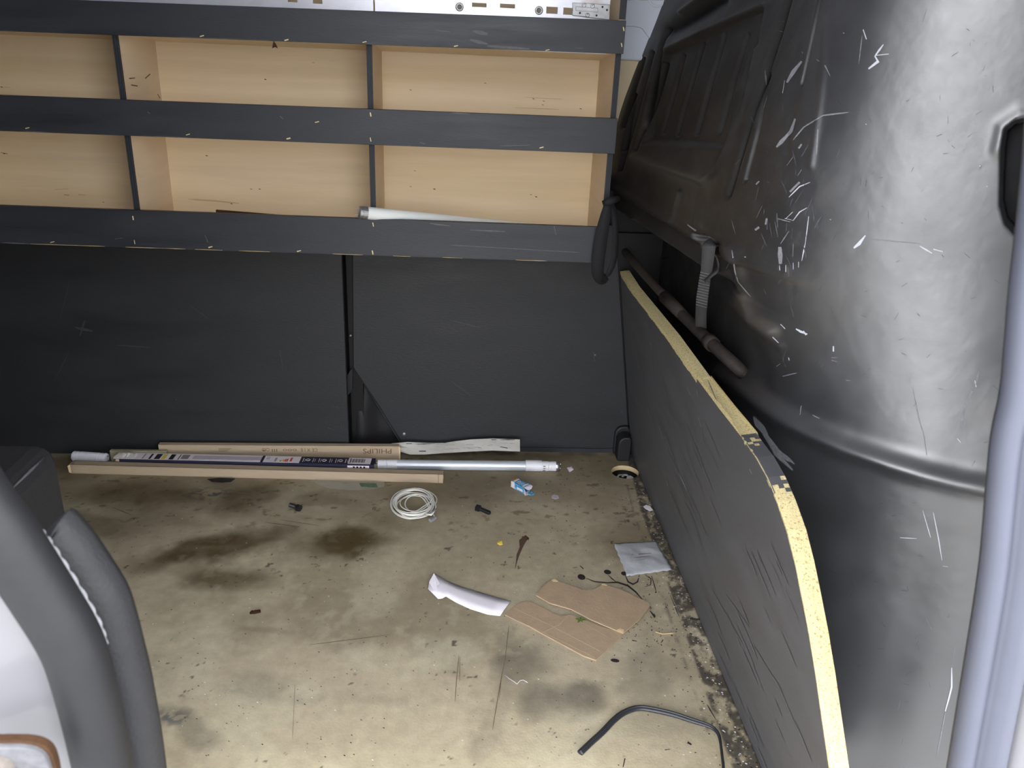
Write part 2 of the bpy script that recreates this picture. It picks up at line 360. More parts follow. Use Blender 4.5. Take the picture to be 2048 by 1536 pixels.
# rounded pressing seen in the triangular opening
rows=[]
for i in range(25):
    z=-.0+.5*i/24; r=[]
    for j in range(31):
        u=j/30; x=-.34+.26*u
        y=2.035-.045*math.exp(-((u-.30)/.16)**2)*(1-.45*math.exp(-((z-.17)/.035)**2))-.03*float(sst(.30,.02,z))*math.exp(-((u-.6)/.35)**2)
        r.append((x,y,z))
    rows.append(r)
g=MB(); g.grid(rows); g.build('pressing','bulk_dark' if False else 'rubber',wall,smooth=True)
g=MB(); g.box((-1.75,2.0,.62),(.30,2.04,1.02)); g.box((.30,2.0,.735),(.95,2.04,1.02)); g.build('beige_lining','beige',wall)
g=MB(); g.box((.30,1.99,.60),(.95,2.035,.735)); g.box((.385,1.975,.0),(.95,2.0,.60)); g.build('corner_metal','recess_black',wall)
pa=onY(1256,50,2.0); pb=onY(1290,62,2.0)
g=MB(); g.box((-1.75,1.99,.995),(.95,2.03,1.82)); o=g.build('upper_metal','bluewhite',wall,bevel=.004)
# wavy lower lip of the painted metal, plus a round pressing
lip=[onY(*p,1.985) for p in [(1236,20),(1236,52),(1270,53),(1284,57),(1292,68),(1300,78),(1316,80),(1360,90),(1400,90),(1400,0),(1236,0)]]
g=MB(); g.prism(lip,(0,.012,0)); g.build('painted_lip','bluewhite',wall,bevel=.002)
cc=onY(1316,-8,1.984); g=MB(); g.lathe([(.018,.001),(.021,-.002),(.024,.001)],cc,(0,1,0),28); g.build('round_pressing','bluewhite',wall,smooth=True)
def panel(pts,y,th,name='panel',m='black_ply'):
    g=MB(); g.prism([(p[0],y,p[2]) for p in pts],(0,th,0)); return g.build(name,m,wall,bevel=.0012)
xL=onY(683,512,YB_L)[0]; 
pl=panel([(-1.73,0,.0),(xL,0,.0),(xL,0,.62),(-1.73,0,.62)],YB_L,.018)
q=lambda u,v: onY(u,v,YB_R)
a1=q(707,512); a2=q(707,735); a3=q(806,893)
pr=panel([(a3[0],0,.004),(.472,0,.004),(.392,0,.53),(.385,0,.62),(a1[0],0,.62),(a2[0],0,a2[2])],YB_R,.015)
# dark batten in the slot between the two panels
g=MB(); g.box((xL+.002,YB_R+.012,.0),(a1[0]+.012,YB_R+.03,.62)); g.build('batten','recess_black',wall)
# little angled foot of the slot
t1=[onY(u,v,1.96) for u,v in [(690,760),(700,742),(705,737),(704,780),(690,800)]]
g=MB(); g.prism(t1,(0,.004,0)); g.build('slot_bracket','rubber',wall)
def screw(u,v,y,par,r=.0035,m='zinc'):
    p=onY(u,v,y); g=MB(); g.lathe([(0,-.0022),(r*.6,-.002),(r,-.0008),(r*1.05,.0)],p,(0,1,0),12); g.build('screw',m,par,smooth=True)
screw(808,868,YB_R,pr,.0045); screw(701,671,YB_R,pr,.003); screw(351,800,YB_L,pl,.004,'black_ply'); screw(1190,710,YB_R,pr,.002)
screw(1234,868,YB_R,pr,.0025)
B_pan=BVHTree.FromPolygons([(-2,YB_L-.0005,0),(xL,YB_L-.0005,0),(xL,YB_L-.0005,.62),(-2,YB_L-.0005,.62),(xL+.02,YB_R-.0005,0),(1,YB_R-.0005,0),(1,YB_R-.0005,.62),(xL+.02,YB_R-.0005,.62)],[(0,1,2,3),(4,5,6,7)])
scratches('scuffs',B_pan,[([(150,655),(185,662)],7),([(170,640),(160,672)],5),([(235,690),(300,695)],3),([(110,760),(140,700)],1.5),([(1187,705),(1189,722)],3),
   ([(664,813),(678,815)],2),([(655,855),(668,860)],3),([(690,540),(688,560)],1.5),([(682,850),(683,862)],2),([(140,560),(120,640)],1),([(900,640),(960,655)],2),
   ([(1240,822),(1246,826)],2),([(900,760),(940,790)],1),([(380,610),(420,640)],1.2),([(560,700),(566,740)],1.2)],'scr_faint',pr)
scratches('pale_edge_wear',B_pan,[([(705,512),(705,600),(707,735)],1.6),([(688,560),(692,700),(696,850)],1.2)],'scr_dim',pr)
scratches('diagonal_edge',B_pan,[([(708,737),(760,815),(806,889)],2.2)],'recess_black',pr)
# skirting strip at the foot of the right panel
g=MB(); g.box((a3[0],YB_R-.004,.0),(.455,YB_R,.012)); g.build('foot_strip','black_rail',pr)

# ---- bulkhead (wall_right)
PU=np.array([(.352,2.06),(.362,1.93),(.385,1.72),(.405,1.52),(.420,1.37),(.440,1.25),(.480,1.15),(.545,1.075),(.62,1.02),(.72,.965),(.86,.92),(1.10,.89)])
PL=np.array([(.505,2.06),(.500,1.93),(.492,1.75),(.487,1.57),(.487,1.42),(.490,1.29),(.505,1.18),(.535,1.10),(.59,1.015),(.665,.95),(.78,.895),(1.1,.86)])
def spl(P,n):
    t=np.linspace(0,len(P)-1,n); i=np.clip(t.astype(int),0,len(P)-2); f=t-i
    g=lambda k:P[np.clip(k,0,len(P)-1)]
    f=f[:,None]; p0,p1,p2,p3=g(i-1),g(i),g(i+1),g(i+2)
    return .5*(2*p1+(p2-p0)*f+(2*p0-5*p1+4*p2-p3)*f*f+(-p0+3*p1-3*p2+p3)*f**3)
NT,NZ=860,640
cu_,cl_=spl(PU,NT),spl(PL,NT)
for _ in range(150):
    for c_ in (cu_,cl_): c_[1:-1]=(c_[:-2]+2*c_[1:-1]+c_[2:])/4
zz=np.r_[np.linspace(-.32,1.3,NZ-40),np.linspace(1.3,1.82,41)[1:]]; T,Z=np.meshgrid(np.linspace(0,1,NT),zz)
nearf=sst(.36,.62,T)                             # 0 at the far part, 1 at the rounded near part
zc=.655-.03*nearf; hw=.008+.17*nearf
W=sst(zc-hw,zc+hw,Z)
lipf=(1-nearf)
XY=cl_[None]*(1-W[...,None])+cu_[None]*W[...,None]
lean=.15*((Z-.86)+np.sqrt((Z-.86)**2+.05**2))*sst(.55,.8,Z)+.02*np.maximum(0,Z-.70)
lean=np.minimum(lean,.16)*(1-.78*nearf)
Tn=np.gradient(XY,axis=1); Tn/=np.linalg.norm(Tn,axis=-1,keepdims=True)+1e-12
Nn=np.stack([Tn[...,1],-Tn[...,0]],-1)
for _ in range(1): pass
Px=XY[...,0]+lean+.05*sst(.36,.12,Z)*sst(.74,.58,T); Py=XY[...,1]+lean*.12
P0=np.stack([Px,Py,Z],-1); U,V=px(P0)
D=np.zeros_like(T)
# lip: a narrow strip below z=.705 is set back, the lip edge itself rolls out a little
D+=lipf*(-.012*sst(.706,.698,Z)*sst(.64,.65,Z)+.006*np.exp(-((Z-.712)/.01)**2))
Gm=np.zeros_like(T)
def groove(pts,wd,dep):
    global D,Gm
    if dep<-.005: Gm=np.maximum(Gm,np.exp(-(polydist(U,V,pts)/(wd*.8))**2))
    D=D+dep*np.exp(-(polydist(U,V,pts)/wd)**2)
def dish(pts,wd,dep):
    global D
    d=polydist(U,V,pts+[pts[0]]); s=np.where(inpoly(U,V,pts),d,-d); D=D+dep*sst(-wd,wd,s)
dish([(1329,102),(1400,68),(1523,14),(1505,110),(1478,220),(1445,292),(1288,284),(1300,190)],8,-.014)
for g_ in [[(1354,111),(1335,185),(1312,264)],[(1392,88),(1372,156),(1341,268)],[(1435,68),(1407,166),(1380,266)],[(1480,70),(1455,150),(1423,266)],[(1499,82),(1470,176),(1445,260)]]: groove(g_,3.2,-.011)
groove([(1580,-10),(1560,60),(1540,121),(1500,240),(1456,391)],4.5,-.010)
for g_ in [[(1286,117),(1245,254)],[(1304,105),(1265,254),(1240,340)],[(1330,60),(1300,180),(1284,254)],[(1322,128),(1290,240),(1270,300)],[(1270,190),(1246,300)],[(1640,-10),(1618,90),(1600,170)],[(1536,150),(1515,260),(1490,360)]]: groove(g_,3.2,-.012)
groove([(1268,315),(1310,330),(1360,345),(1405,362),(1432,340),(1455,298),(1478,220),(1512,100)],7,.006)
groove([(1340,60),(1380,36),(1440,0)],15,-.014); groove([(1360,24),(1400,-5)],5,.006)
groove([(1330,100),(1400,66),(1530,10)],5,.005)
groove([(1625,0),(1600,130),(1570,300)],8,-.003); groove([(1655,40),(1640,200),(1622,330)],8,.003)
groove([(1362,385),(1354,415),(1349,444)],4,.008)
groove([(1462,500),(1474,560),(1488,602),(1512,640),(1545,662)],12,.010)
groove([(1400,470),(1480,500)],9,.004); groove([(1420,560),(1500,640),(1560,690)],10,.004)
groove([(1452,745),(1470,760),(1500,783),(1530,808),(1570,836),(1620,862),(1700,895),(1780,922),(1850,943),(1920,960),(2000,975),(2070,984)],19,.020)
dish([(1390,468),(1412,472),(1442,490),(1442,512),(1392,496)],4,-.035)
dish([(2008,300),(2014,262),(2034,246),(2110,236),(2110,520),(2048,482),(2016,446),(2006,410)],9,-.045)
groove([(1996,300),(2006,255),(2040,232),(2100,226)],15,.004)
for g_ in [[(1255,440),(1258,480)],[(1300,480),(1305,560)],[(1330,520),(1336,600)]]: groove(g_,5,.012)
D+=(.0016*(fbm(T*9,Z*9,91)-.5)+.0008*(fbm(T*30,Z*30,93)-.5))
Px=Px+Nn[...,0]*D; Py=Py+Nn[...,1]*D
P=np.stack([Px,Py,Z],-1)
far=sst(.62,.40,T)
black=np.array(lin(46,46,49)); C=np.ones(T.shape+(3,))*black
n1=fbm(T*12,Z*12,101); n2=fbm(T*40,Z*30,103)
lay(lin(44,40,36),.8*far*sst(.60,.72,Z)*(.5+n1)); lay(lin(28,27,27),.7*sst(.63,.60,Z)*far)
lay(lin(98,90,82),.5*sst(.55,.75,n2)*np.exp(-(polydist(U,V,[(1340,425),(1420,470),(1500,520),(1560,560)])/30)**2))
lay(lin(96,90,84),.6*np.exp(-(polydist(U,V,[(1488,602),(1512,640),(1545,662)])/16)**2)*(.5+n2))
lay(lin(88,84,78),.5*np.exp(-(polydist(U,V,[(1270,318),(1340,345),(1410,362)])/12)**2)*(.5+n2))
lay(lin(84,82,80),.4*sst(.58,.72,n2)*np.exp(-(((U-1600)/90)**2+((V-440)/170)**2)))
lay(lin(96,88,76),.3*sst(.52,.7,n1)*np.exp(-(((U-1970)/60)**2+((V-700)/300)**2)))
lay(lin(10,10,10),.85*Gm)  # groove shade painted in as near-black colour
lay(lin(16,16,17),.9*sst(-3,3,np.where(inpoly(U,V,[(2012,302),(2018,264),(2036,249),(2110,240),(2110,515),(2048,478),(2019,444),(2010,408)]),5.,-5.)))  # handle recess: black insert tone also stands in for the recess shade
# a matte dust film covers the far part, the clean near part keeps its satin gloss
gloss=1.-(.86*np.clip(sst(.66,.40,T+.10*(n1-.5))*(.8+.3*n2),0,1)); gloss=gloss*(1-.9*Gm)
gloss=np.where(inpoly(U,V,[(2012,302),(2018,264),(2036,249),(2110,240),(2110,515),(2048,478),(2019,444),(2010,408)]),.1,gloss)
wr=npmesh('wall_right',P,np.ones((NZ-1,NT-1),bool),C,'bulk','structure',alpha=gloss)
B_bulk=bvh(wr)
s3=lambda L,w: [([(1180+a/2.359,b/2.359) for a,b in l],w) for l in L]
s5=lambda L,w: [([(1500+a/3.737,600+b/3.737) for a,b in l],w) for l in L]
s6=lambda L,w: [([(1748+a/2.867,1000+b/2.867) for a,b in l],w) for l in L]
scratches('scratch_marks',B_bulk,
  s3([[(1290,140),(1305,185)],[(1385,210),(1345,265)],[(1345,262),(1410,255)],[(1555,1160),(1615,1195)],[(1620,1175),(1665,1187)]],4)+
  s3([[(1345,265),(1360,290),(1315,325)],[(1300,1110),(1270,1150),(1245,1170)]],6)+s3([[(730,1212)],[(1300,585)],[(1836,782)],[(1870,878)],[(1990,1283)],[(1132,1035)],[(1195,155)]],3)+
  s3([[(920,380),(910,440)],[(1025,980),(990,1000),(960,1040)],[(960,1040),(920,1030)],[(958,1000),(925,1032)],[(1040,860),(990,880),(940,930)],[(1033,1020),(1018,1140)],[(1018,1140),(1000,1230)]],2)+
  s3([[(925,1250),(925,1282)],[(960,1240),(960,1272)],[(985,1235),(985,1262)],[(895,1250),(897,1275)]],2.4)+
  s5([[(625,345),(625,385)],[(345,215),(380,235),(430,255)],[(400,230),(420,262)]],5)+s5([[(170,275),(215,320)],[(230,180),(265,215)],[(1680,600),(1690,650)],[(1550,1035),(1575,1065)],[(1255,850),(1262,890)],[(290,430),(295,450)]],3)+
  s6([[(445,960),(445,1070),(428,1140),(408,1210)]],3.5)+s6([[(340,70),(370,220),(390,345)],[(280,60),(325,215)],[(150,215),(245,220)],[(395,378),(425,382)]],1.6),'scr_white',wr)
scratches('grey_scuffs',B_bulk,
  s3([[(1000,290),(960,340),(930,390)],[(970,560),(950,620),(880,695)]],7)+s3([[(990,860),(945,905)],[(835,1030),(830,1060)],[(800,1072),(780,1085)],[(800,855),(785,870)],[(1000,680),(985,700)]],8)+
  s3([[(897,1165),(900,1245)]],12)+s3([[(960,660),(1010,600),(1100,545),(1220,530)],[(1075,610),(1070,730)],[(1070,280),(1110,310),(1135,360)],[(1000,245),(1030,290)]],2.6)+
  s3([[(1285,170),(1270,300)],[(940,1090),(900,1150)],[(1330,1130),(1560,1150)],[(960,1150),(958,1210)],[(880,1030),(950,1048)],[(1585,50),(1570,100)],[(930,780),(960,740)],[(1000,800),(980,830)]],2)+
  s3([[(460,1060),(500,1090),(530,1105)],[(560,1115),(640,1170)]],4)+s3([[(670,1180),(685,1280),(700,1330)],[(700,1330),(760,1400)]],2)+
  s5([[(1215,660),(1260,880),(1300,1010),(1320,1160)],[(245,570),(350,545)],[(200,495),(230,475)],[(1880,190),(1925,165)],[(530,500),(550,485)]],1.6)+
  s5([[(1660,680),(1620,760),(1590,860)]],5)+s5([[(1590,860),(1580,950)]],11)+s5([[(1640,560),(1690,650)],[(1710,530),(1685,640)],[(385,790),(375,860)],[(470,860),(520,885)],[(720,600),(750,600)],[(610,430),(650,430)],[(610,450),(650,460)]],3)+
  s6([[(408,1220),(385,1340),(360,1470)],[(465,840),(455,900)],[(300,680),(330,740)],[(150,1150),(140,1200)],[(455,900),(445,960)]],1.8),'scr_grey',wr)
scratches('brushed_mark',B_bulk,s5([[(30,870),(60,930),(110,1000)],[(60,900),(130,1010)]],11)+s5([[(110,1000),(170,1100),(260,1180)],[(130,1010),(220,1130),(335,1225)],[(120,1020),(180,1120),(300,1210)],[(100,1000),(200,1150),(320,1270)],[(150,1050),(190,1150),(270,1230)]],6),'scr_grey',wr)
scratches('dim_scuffs',B_bulk,[([(1560+random.gauss(0,45),470+random.gauss(0,70))]*1+[],0) for _ in range(0)]+
  [(lambda x,y,a,l:([(x,y),(x+l*math.cos(a),y+l*math.sin(a))],random.uniform(1.2,3)))(random.gauss(1590,55),random.gauss(430,110),random.uniform(1.1,2.2),random.uniform(8,34)) for _ in range(90)]+
  [(lambda x,y,a,l:([(x,y),(x+l*math.cos(a),y+l*math.sin(a))],random.uniform(1,2)))(random.uniform(1480,1990),random.uniform(20,1500),random.uniform(0,3.1),random.uniform(3,16)) for _ in range(160)],'scr_dim',wr)
# horizontal pipe in the recess
pipe=[onX(*p,x) for p,x in [((1237,487),.405),((1262,518),.413),((1290,550),.422),((1320,583),.433),((1348,612),.444)]]
pipe2=[onX(*p,x) for p,x in [((1330,594),.438),((1365,630),.447),((1400,665),.455),((1440,703),.463),((1478,738),.474),((1496,756),.50)]]
g=MB(); g.tube(pipe,.0095,12); g.build('pipe','pipe',wr,smooth=True)
g=MB(); g.tube(pipe2,.0115,12); g.tube(pipe2[:2],[.0145,.012],12); c_=pipe2[2]*.45+pipe2[3]*.55; d_=pipe2[3]-pipe2[2]; d_/=np.linalg.norm(d_); g.tube([c_-d_*.012,c_+d_*.012],.0145,12); g.build('pipe_sleeve','pipe',wr,smooth=True)
# dark floor flange behind the board
g=MB(); g.box((.515,.9,.0),(.60,2.03,.02)); g.build('flange','recess_black',wr)

# ---- near wall: C pillar with seals (left), B pillar (right), roof rail
nw=thing('wall_near',None,None,(0,.36,0),kind='structure')
def smooth_curve(pts,n=60):
    P_=np.array(pts,float); return spl(P_,n)
YS=.38
sealpx=[(-90,930),(-45,1000),(6,1068),(40,1120),(96,1207),(134,1270),(157,1325),(186,1434),(209,1546),(222,1640),(230,1760)]
seal=[onY(u,v,YS) for u,v in smooth_curve(sealpx)]
s0=seal[0]; s1=s0-seal[2]; s1/=np.linalg.norm(s1)
up_=[s0+np.array((x,0,z)) for x,z in ((-.06,.95-s0[2]+0.0),(-.075,1.15-s0[2]),(-.08,1.4-s0[2]),(-.08,1.70-s0[2]))]
seal=list(spl(np.array([up_[3],up_[2],up_[1],up_[0],s0+s1*.0]),30))[:-1]+seal
g=MB(); g.tube(seal,.0165,20); g.build('door_seal','rubber',nw,smooth=True)
trimpx=[(122,1040),(136,1048),(168,1085),(199,1130),(236,1189),(254,1239),(272,1307),(290,1384),(313,1520),(326,1640),(332,1760)]
tr=[onY(u,v,YS+.045) for u,v in smooth_curve(trimpx)]
g=MB()
# trim: rounded channel profile swept along the opening
def sweep(path,prof,flip=1):
    rows=[]; K=len(path)
    for i,p in enumerate(path):
        t=path[min(i+1,K-1)]-path[max(i-1,0)]; t/=np.linalg.norm(t); yv=np.array((0,1.,0)); s_=np.cross(t,yv); s_/=np.linalg.norm(s_)
        rows.append([p+s_*a*flip+yv*b for a,b in prof])
    return rows
prof=[(.036,.006),(.0345,-.006),(.032,-.010),(.026,-.011),(.018,-.011),(.010,-.010),(.005,-.007),(.0015,-.003),(0,.001),(-.0002,.006),(.001,.012)]
test=sweep(tr,prof); 
if np.mean([r[8][0]-r[0][0] for r in test])<0: test=sweep(tr,prof,-1)
g.grid(test); top=tr[0]
g.build('opening_trim','trim',nw,smooth=True,solid=.004)
g=MB(); capc=[r for r in test[0]]; cen=np.mean(capc,axis=0)+np.array((-.004,0,.004)); g.add(list(capc)+[cen],[(i,i+1,len(capc)) for i in range(len(capc)-1)]); g.build('trim_end','trim',nw,solid=.002)
# edge wear on the trim
wear=[onY(u,v,YS+.030) for u,v in smooth_curve([(78,1062),(100,1092),(132,1140),(168,1198),(196,1250),(208,1288)],30)]
g=MB(); g.tube(wear,[.0018+.0012*abs(math.sin(i*2.1)) for i in range(30)],6); g.build('edge_wear','scr_grey',nw,smooth=True)
# white painted pillar panel behind/left of the seal
rows=[]
for i,p in enumerate(seal):
    rows.append([p+np.array((-.004,.004,0)),p+np.array((-.03,.004,0)),p+np.array((-.055,-.004,-.002)),p+np.array((-.10,-.03,-.01)),p+np.array((-.16,-.045,-.02)),p+np.array((-.30,-.05,-.04)),p+np.array((-.55,-.05,-.06))])
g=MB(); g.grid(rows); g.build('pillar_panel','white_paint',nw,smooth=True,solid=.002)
# inner body behind the seal, closes the gap towards the cargo side
rows=[[p+np.array((.002,.012,0)),p+np.array((-.05,.05,0)),p+np.array((-.6,.06,.0))] for p in seal]
g=MB(); g.grid(rows); g.build('pillar_inner','bluewhite',nw,solid=.002)
pc=onY(22,1536,.345)
g=MB(); ring=[]
for k in range(28):
    a=2*math.pi*k/28; ring.append((pc[0]+.0235*math.copysign(abs(math.cos(a))**.6,math.cos(a)),pc[1],pc[2]+.019*math.copysign(abs(math.sin(a))**.6,math.sin(a))))
g.prism(ring,(0,.006,0)); sp=g.build('striker_plate','brown',nw,bevel=.001)
g=MB(); g.prism([(pc[0]+(x-pc[0])*.93,y-.003,pc[2]+(z-pc[2])*.93) for x,y,z in ring],(0,.004,0)); g.build('plate_face','scr_dim',sp,bevel=.001)
g=MB(); g.lathe([(0,-.006),(.005,-.006),(.008,-.003),(.009,0)],(pc[0]-.004,pc[1]-.003,pc[2]+.003),(0,1,0),20); g.build('bolt_head','dust',sp,smooth=True)
# near wall left of pillar + above the opening
g=MB(); g.box((-1.75,.385,-.05),(-.72,.42,1.82)); g.build('side_panel','bluewhite',nw)
g=MB(); g.box((-.98,.30,1.70),(.98,.42,1.82)); g.build('roof_rail','white_paint',nw,bevel=.01)  # unseen top of the opening, set high to admit more light
g=MB(); g.box((-.95,.33,-.20),(.98,.37,-.03)); g.build('sill','trim',nw,bevel=.008)
# B pillar, right
YP=.45
bp=smooth_curve([(2092,-60),(2078,240),(2060,440),(2041,600),(2024,787),(2003,894),(1992,1000),(1978,1150),(1955,1300),(1915,1536),(1895,1660),(1872,1800)],70)
bl=[onY(u,v,YP) for u,v in bp]
b0=bl[0]; bl=[np.array((b0[0]+dx,b0[1],z)) for dx,z in ((.035,1.70),(.03,1.5),(.02,1.35),(.008,1.2)) if z>b0[2]+.03]+bl
profb=[(.006,.02),(.001,.010),(.0,.004),(.0025,-.001),(.007,-.003),(.011,-.002),(.0135,.002),(.0165,-.004),(.023,-.009),(.031,-.009),(.0355,-.004),(.037,.006)]
rows=[]
for p in bl: rows.append([p+np.array((a,b,0)) for a,b in profb])
g=MB(); g.grid(rows); g.build('pillar_seal','pillar',nw,smooth=True,solid=.002)
rows=[[p+np.array((.034,.004,0)),p+np.array((.045,-.006,0)),p+np.array((.10,-.02,0)),p+np.array((.5,-.03,0))] for p in bl]
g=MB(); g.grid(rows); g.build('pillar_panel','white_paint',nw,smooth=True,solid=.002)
g=MB(); g.box((.86,.42,-.05),(1.25,.9,1.82)); g.build('pillar_core','recess_black',nw)

# ---- boxed wheel arch at the left edge
bx=onY(107,890,1.02); 
arch=thing('wheel_arch_box','low black-painted box over the wheel arch at the left edge, worn top edge','box',(bx[0]-.2,.8,0))
zt=bx[2]; xr=bx[0]
g=MB(); prof_=[(xr-.42,0),(xr,0),(xr,zt-.022),(xr-.004,zt-.010),(xr-.012,zt-.003),(xr-.024,zt),(xr-.42,zt)]
g.prism([(x,.56,z) for x,z in prof_],(0,1.02-.56,0)); g.build('casing','trim',arch,bevel=.006)
g=MB(); g.tube([(xr-.0045,y,zt-.0085) for y in np.linspace(.75,1.0,8)],[.0006,.001,.0007,.001,.0006,.0014,.0022,.001],6); g.build('worn_edge','scr_dim',arch,smooth=True)

# ================================================================== SHELF UNIT
YF=1.70; YBK=1.915
shelf=thing('shelf_unit','plywood shelf unit with three black front rails along the back wall','shelf',(-.4,1.8,.60))
rails=[((0,-6),(0,62),(1251,41),(1246,108)),((0,190),(0,262),(1237,237),(1232,308)),((0,411),(0,487),(1217,455),(1212,527))]
XR=float(np.mean([onY(*r[2],YF)[0] for r in rails])); XLs=-1.5
railz=[]
for k,(tl,bl_,tr_,br) in enumerate(rails):
    TL,BL,TR,BR=[onY(*p,YF) for p in (tl,bl_,tr_,br)]
    zt_=lambda x:TL[2]+(TR[2]-TL[2])*(x-TL[0])/(TR[0]-TL[0]); zb_=lambda x:BL[2]+(BR[2]-BL[2])*(x-BL[0])/(BR[0]-BL[0])
    railz.append((zt_(XLs),zb_(XLs),zt_(XR),zb_(XR)))
    g=MB(); g.hexa([(XLs,YF,zb_(XLs)),(XR,YF,zb_(XR)),(XR,YF+.012,zb_(XR)),(XLs,YF+.012,zb_(XLs))],[(XLs,YF,zt_(XLs)),(XR,YF,zt_(XR)),(XR,YF+.012,zt_(XR)),(XLs,YF+.012,zt_(XLs))])
    ro=g.build('rail','black_rail',shelf,bevel=.0008)
    B=bvh(ro)
    nk=[[(729,84),(1095,100),(1247,58),(1243,90),(573,80),(912,92),(404,72)],[(741,229),(741,279),(1083,295),(1232,252),(55,256),(376,269),(577,277),(634,244),(247,272)],
        [(745,505),(746,449),(266,436),(269,484),(421,494),(598,502),(105,484)]][k]
    scratches('bare_nicks',B,[([(u-.5,v-4),(u+1,v+4)] if (u in (741,745,746,266,269,1247,1243)) else [(u-4,v+1),(u+4,v-1)],random.uniform(3,5.5)) for u,v in nk],'nick',ro,off=.0004)
    sc=[[([(945,62),(975,68)],9),([(940,80),(975,88)],7),([(975,92),(1060,98)],4),([(870,60),(900,64)],1.5),([(1150,96),(1166,97)],2)],
        [([(852,228),(878,230),(905,230)],[8,13,7]),([(905,226),(940,228)],3),([(840,285),(850,288)],3),([(295,224),(300,227)],5),([(560,232),(566,238)],3),([(1000,292),(1060,290)],1.5)],
        [([(860,447),(900,452)],3),([(940,460),(1010,463)],2.5),([(1108,452),(1112,470)],2),([(5,485),(60,488)],2),([(410,470),(416,485)],2.5),([(230,478),(245,476)],2),([(900,490),(1160,505)],1.2)]][k]
    scratches('paint_scuffs',B,sc,'scr_dim',ro,off=.0003)
    # pale line of bare wood on the lower arris
    e=[(0,bl_[1]),(br[0],br[1])]
    scratches('arris_wear',B,[([(x,np.interp(x,[0,br[0]],[bl_[1],br[1]])-1.2),(x+l,np.interp(x+l,[0,br[0]],[bl_[1],br[1]])-1.2)],.9) for x,l in [(random.uniform(0 if k<2 else 60,br[0]-90),random.uniform(10,80)) for _ in range(7 if k<2 else 14)]],'wood_mark' if k==2 else 'scr_dim',ro,off=.0002)
def rz(k,i,x): a=railz[k]; return a[i]+(a[i+2]-a[i])*(x-XLs)/(XR-XLs)
# boards slope slightly down towards the back
ceil_back=float(onY(990,112,YBK)[2])
def sboard(k,dz,zback,th=.012):
    g=MB(); y0,y1=YF+.0125,YBK
    zf=[rz(k,1,XLs)+dz,rz(k,1,XR)+dz]
    g.hexa([(XLs,y0,zf[0]),(XR-.012,y0,zf[1]),(XR-.012,y1,zback(XR)),(XLs,y1,zback(XLs))],[(XLs,y0,zf[0]+th),(XR-.012,y0,zf[1]+th),(XR-.012,y1,zback(XR)+th),(XLs,y1,zback(XLs)+th)])
    return g.build('shelf_board','wood',shelf)
sboard(0,.003,lambda x:ceil_back+.000*(x))
sboard(1,.006,lambda x:rz(1,1,x)-.012); sboard(2,.006,lambda x:rz(2,1,x)-.012)
g=MB(); g.box((XLs,YBK,rz(2,1,0)-.015),(XR-.012,YBK+.006,1.16)); bk=g.build('back_panel','wood',shelf)
def divider(xf,zt0,zb0,zt1,zb1,side_m='wood_side',w=.011):
    g=MB(); g.box((xf,YF+.019,zb0),(xf+w,YBK,zt0)); d=g.build('divider',side_m,shelf)
    # black front edge with two grooves
    g=MB()
    for a,b in ((.0,.24),(.36,.62),(.74,1.0)): g.box((xf+w*a,YF+.0155,zb0),(xf+w*b,YF+.0195,zt0))
    g.box((xf+.0002,YF+.017,zb0),(xf+w-.0002,YF+.0196,zt0)); g.build('front_edge','ply_edge',d)
    return d
def xat(u,v): return float(onY(u,v,YF+.012)[0])
dv=[(xat(222.5,75),xat(263,390)),(xat(733.5,150),xat(739,350)),(XR-.012,XR-.012)]
for k,(lo_k,up_k) in enumerate([(1,0),(2,1)]):
    for j,(xa,xb) in enumerate(dv+[(-1.10,-1.10)]):
        x=xa if k==0 else xb
        divider(x,rz(up_k,1,x)+(.003 if k==0 else .006)-.0005,rz(lo_k,1,x)+.019,0,0)
dv0=[o for o in shelf.children if o.name.startswith('divider')][0]
Bd=bvh(dv0)
scratches('smudges',Bd,[([(258,157),(270,156)],5),([(290,157),(300,148)],5),([(311,152),(320,158)],5),([(262,170),(275,172)],6),([(315,188),(320,197)],3)],'ink_brown',dv0,off=.0003)
# upright above the top rail at the right end
g=MB(); g.box((XR-.012,YF+.0125,rz(0,1,XR)+.016),(XR,YBK,1.30)); d=g.build('divider','wood_side',shelf); g=MB(); g.box((XR-.0122,YF+.0095,rz(0,0,XR)+.002),(XR+.0003,YF+.0125,1.30)); g.build('front_edge','ply_edge',d)
B=bvh(bk)
c2=lambda x,y:(640+x/2.926,y/2.926); c1=lambda x,y:(x/2.926,y/2.926)
sp=[c2(967,485),c2(1250,577),c2(1310,590),c2(1303,612),c2(530,525),c2(555,998),c2(530,1090),c2(670,1105),c2(1265,1150),c2(1235,1137),c2(1525,635),c1(1210,910),c1(1355,1190),c1(605,1182),c1(1470,1105),c1(1520,1105),c1(25,898),c1(10,508),c1(1835,365),c1(1553,463)]
scratches('specks',B,[([(u-2,v),(u+2,v+1)],random.uniform(1.6,3.6)) for u,v in sp]+[([c1(5,893),c1(45,900)],2),([c1(375,1140),c1(405,1142)],2)],'brown',bk,off=.0003)
scratches('wood_stains',B,[([c1(460,1138),c1(500,1142)],4),([c1(320,1110),c1(400,1104)],3),([c1(0,508),c1(60,512)],2),([c1(1100,1165),c1(1250,1175),c1(1400,1190)],3),([c2(1200,570),c2(1420,580)],1.2),([c2(1140,630),c2(1400,640)],1.5)],'wood_mark',bk,off=.0003)
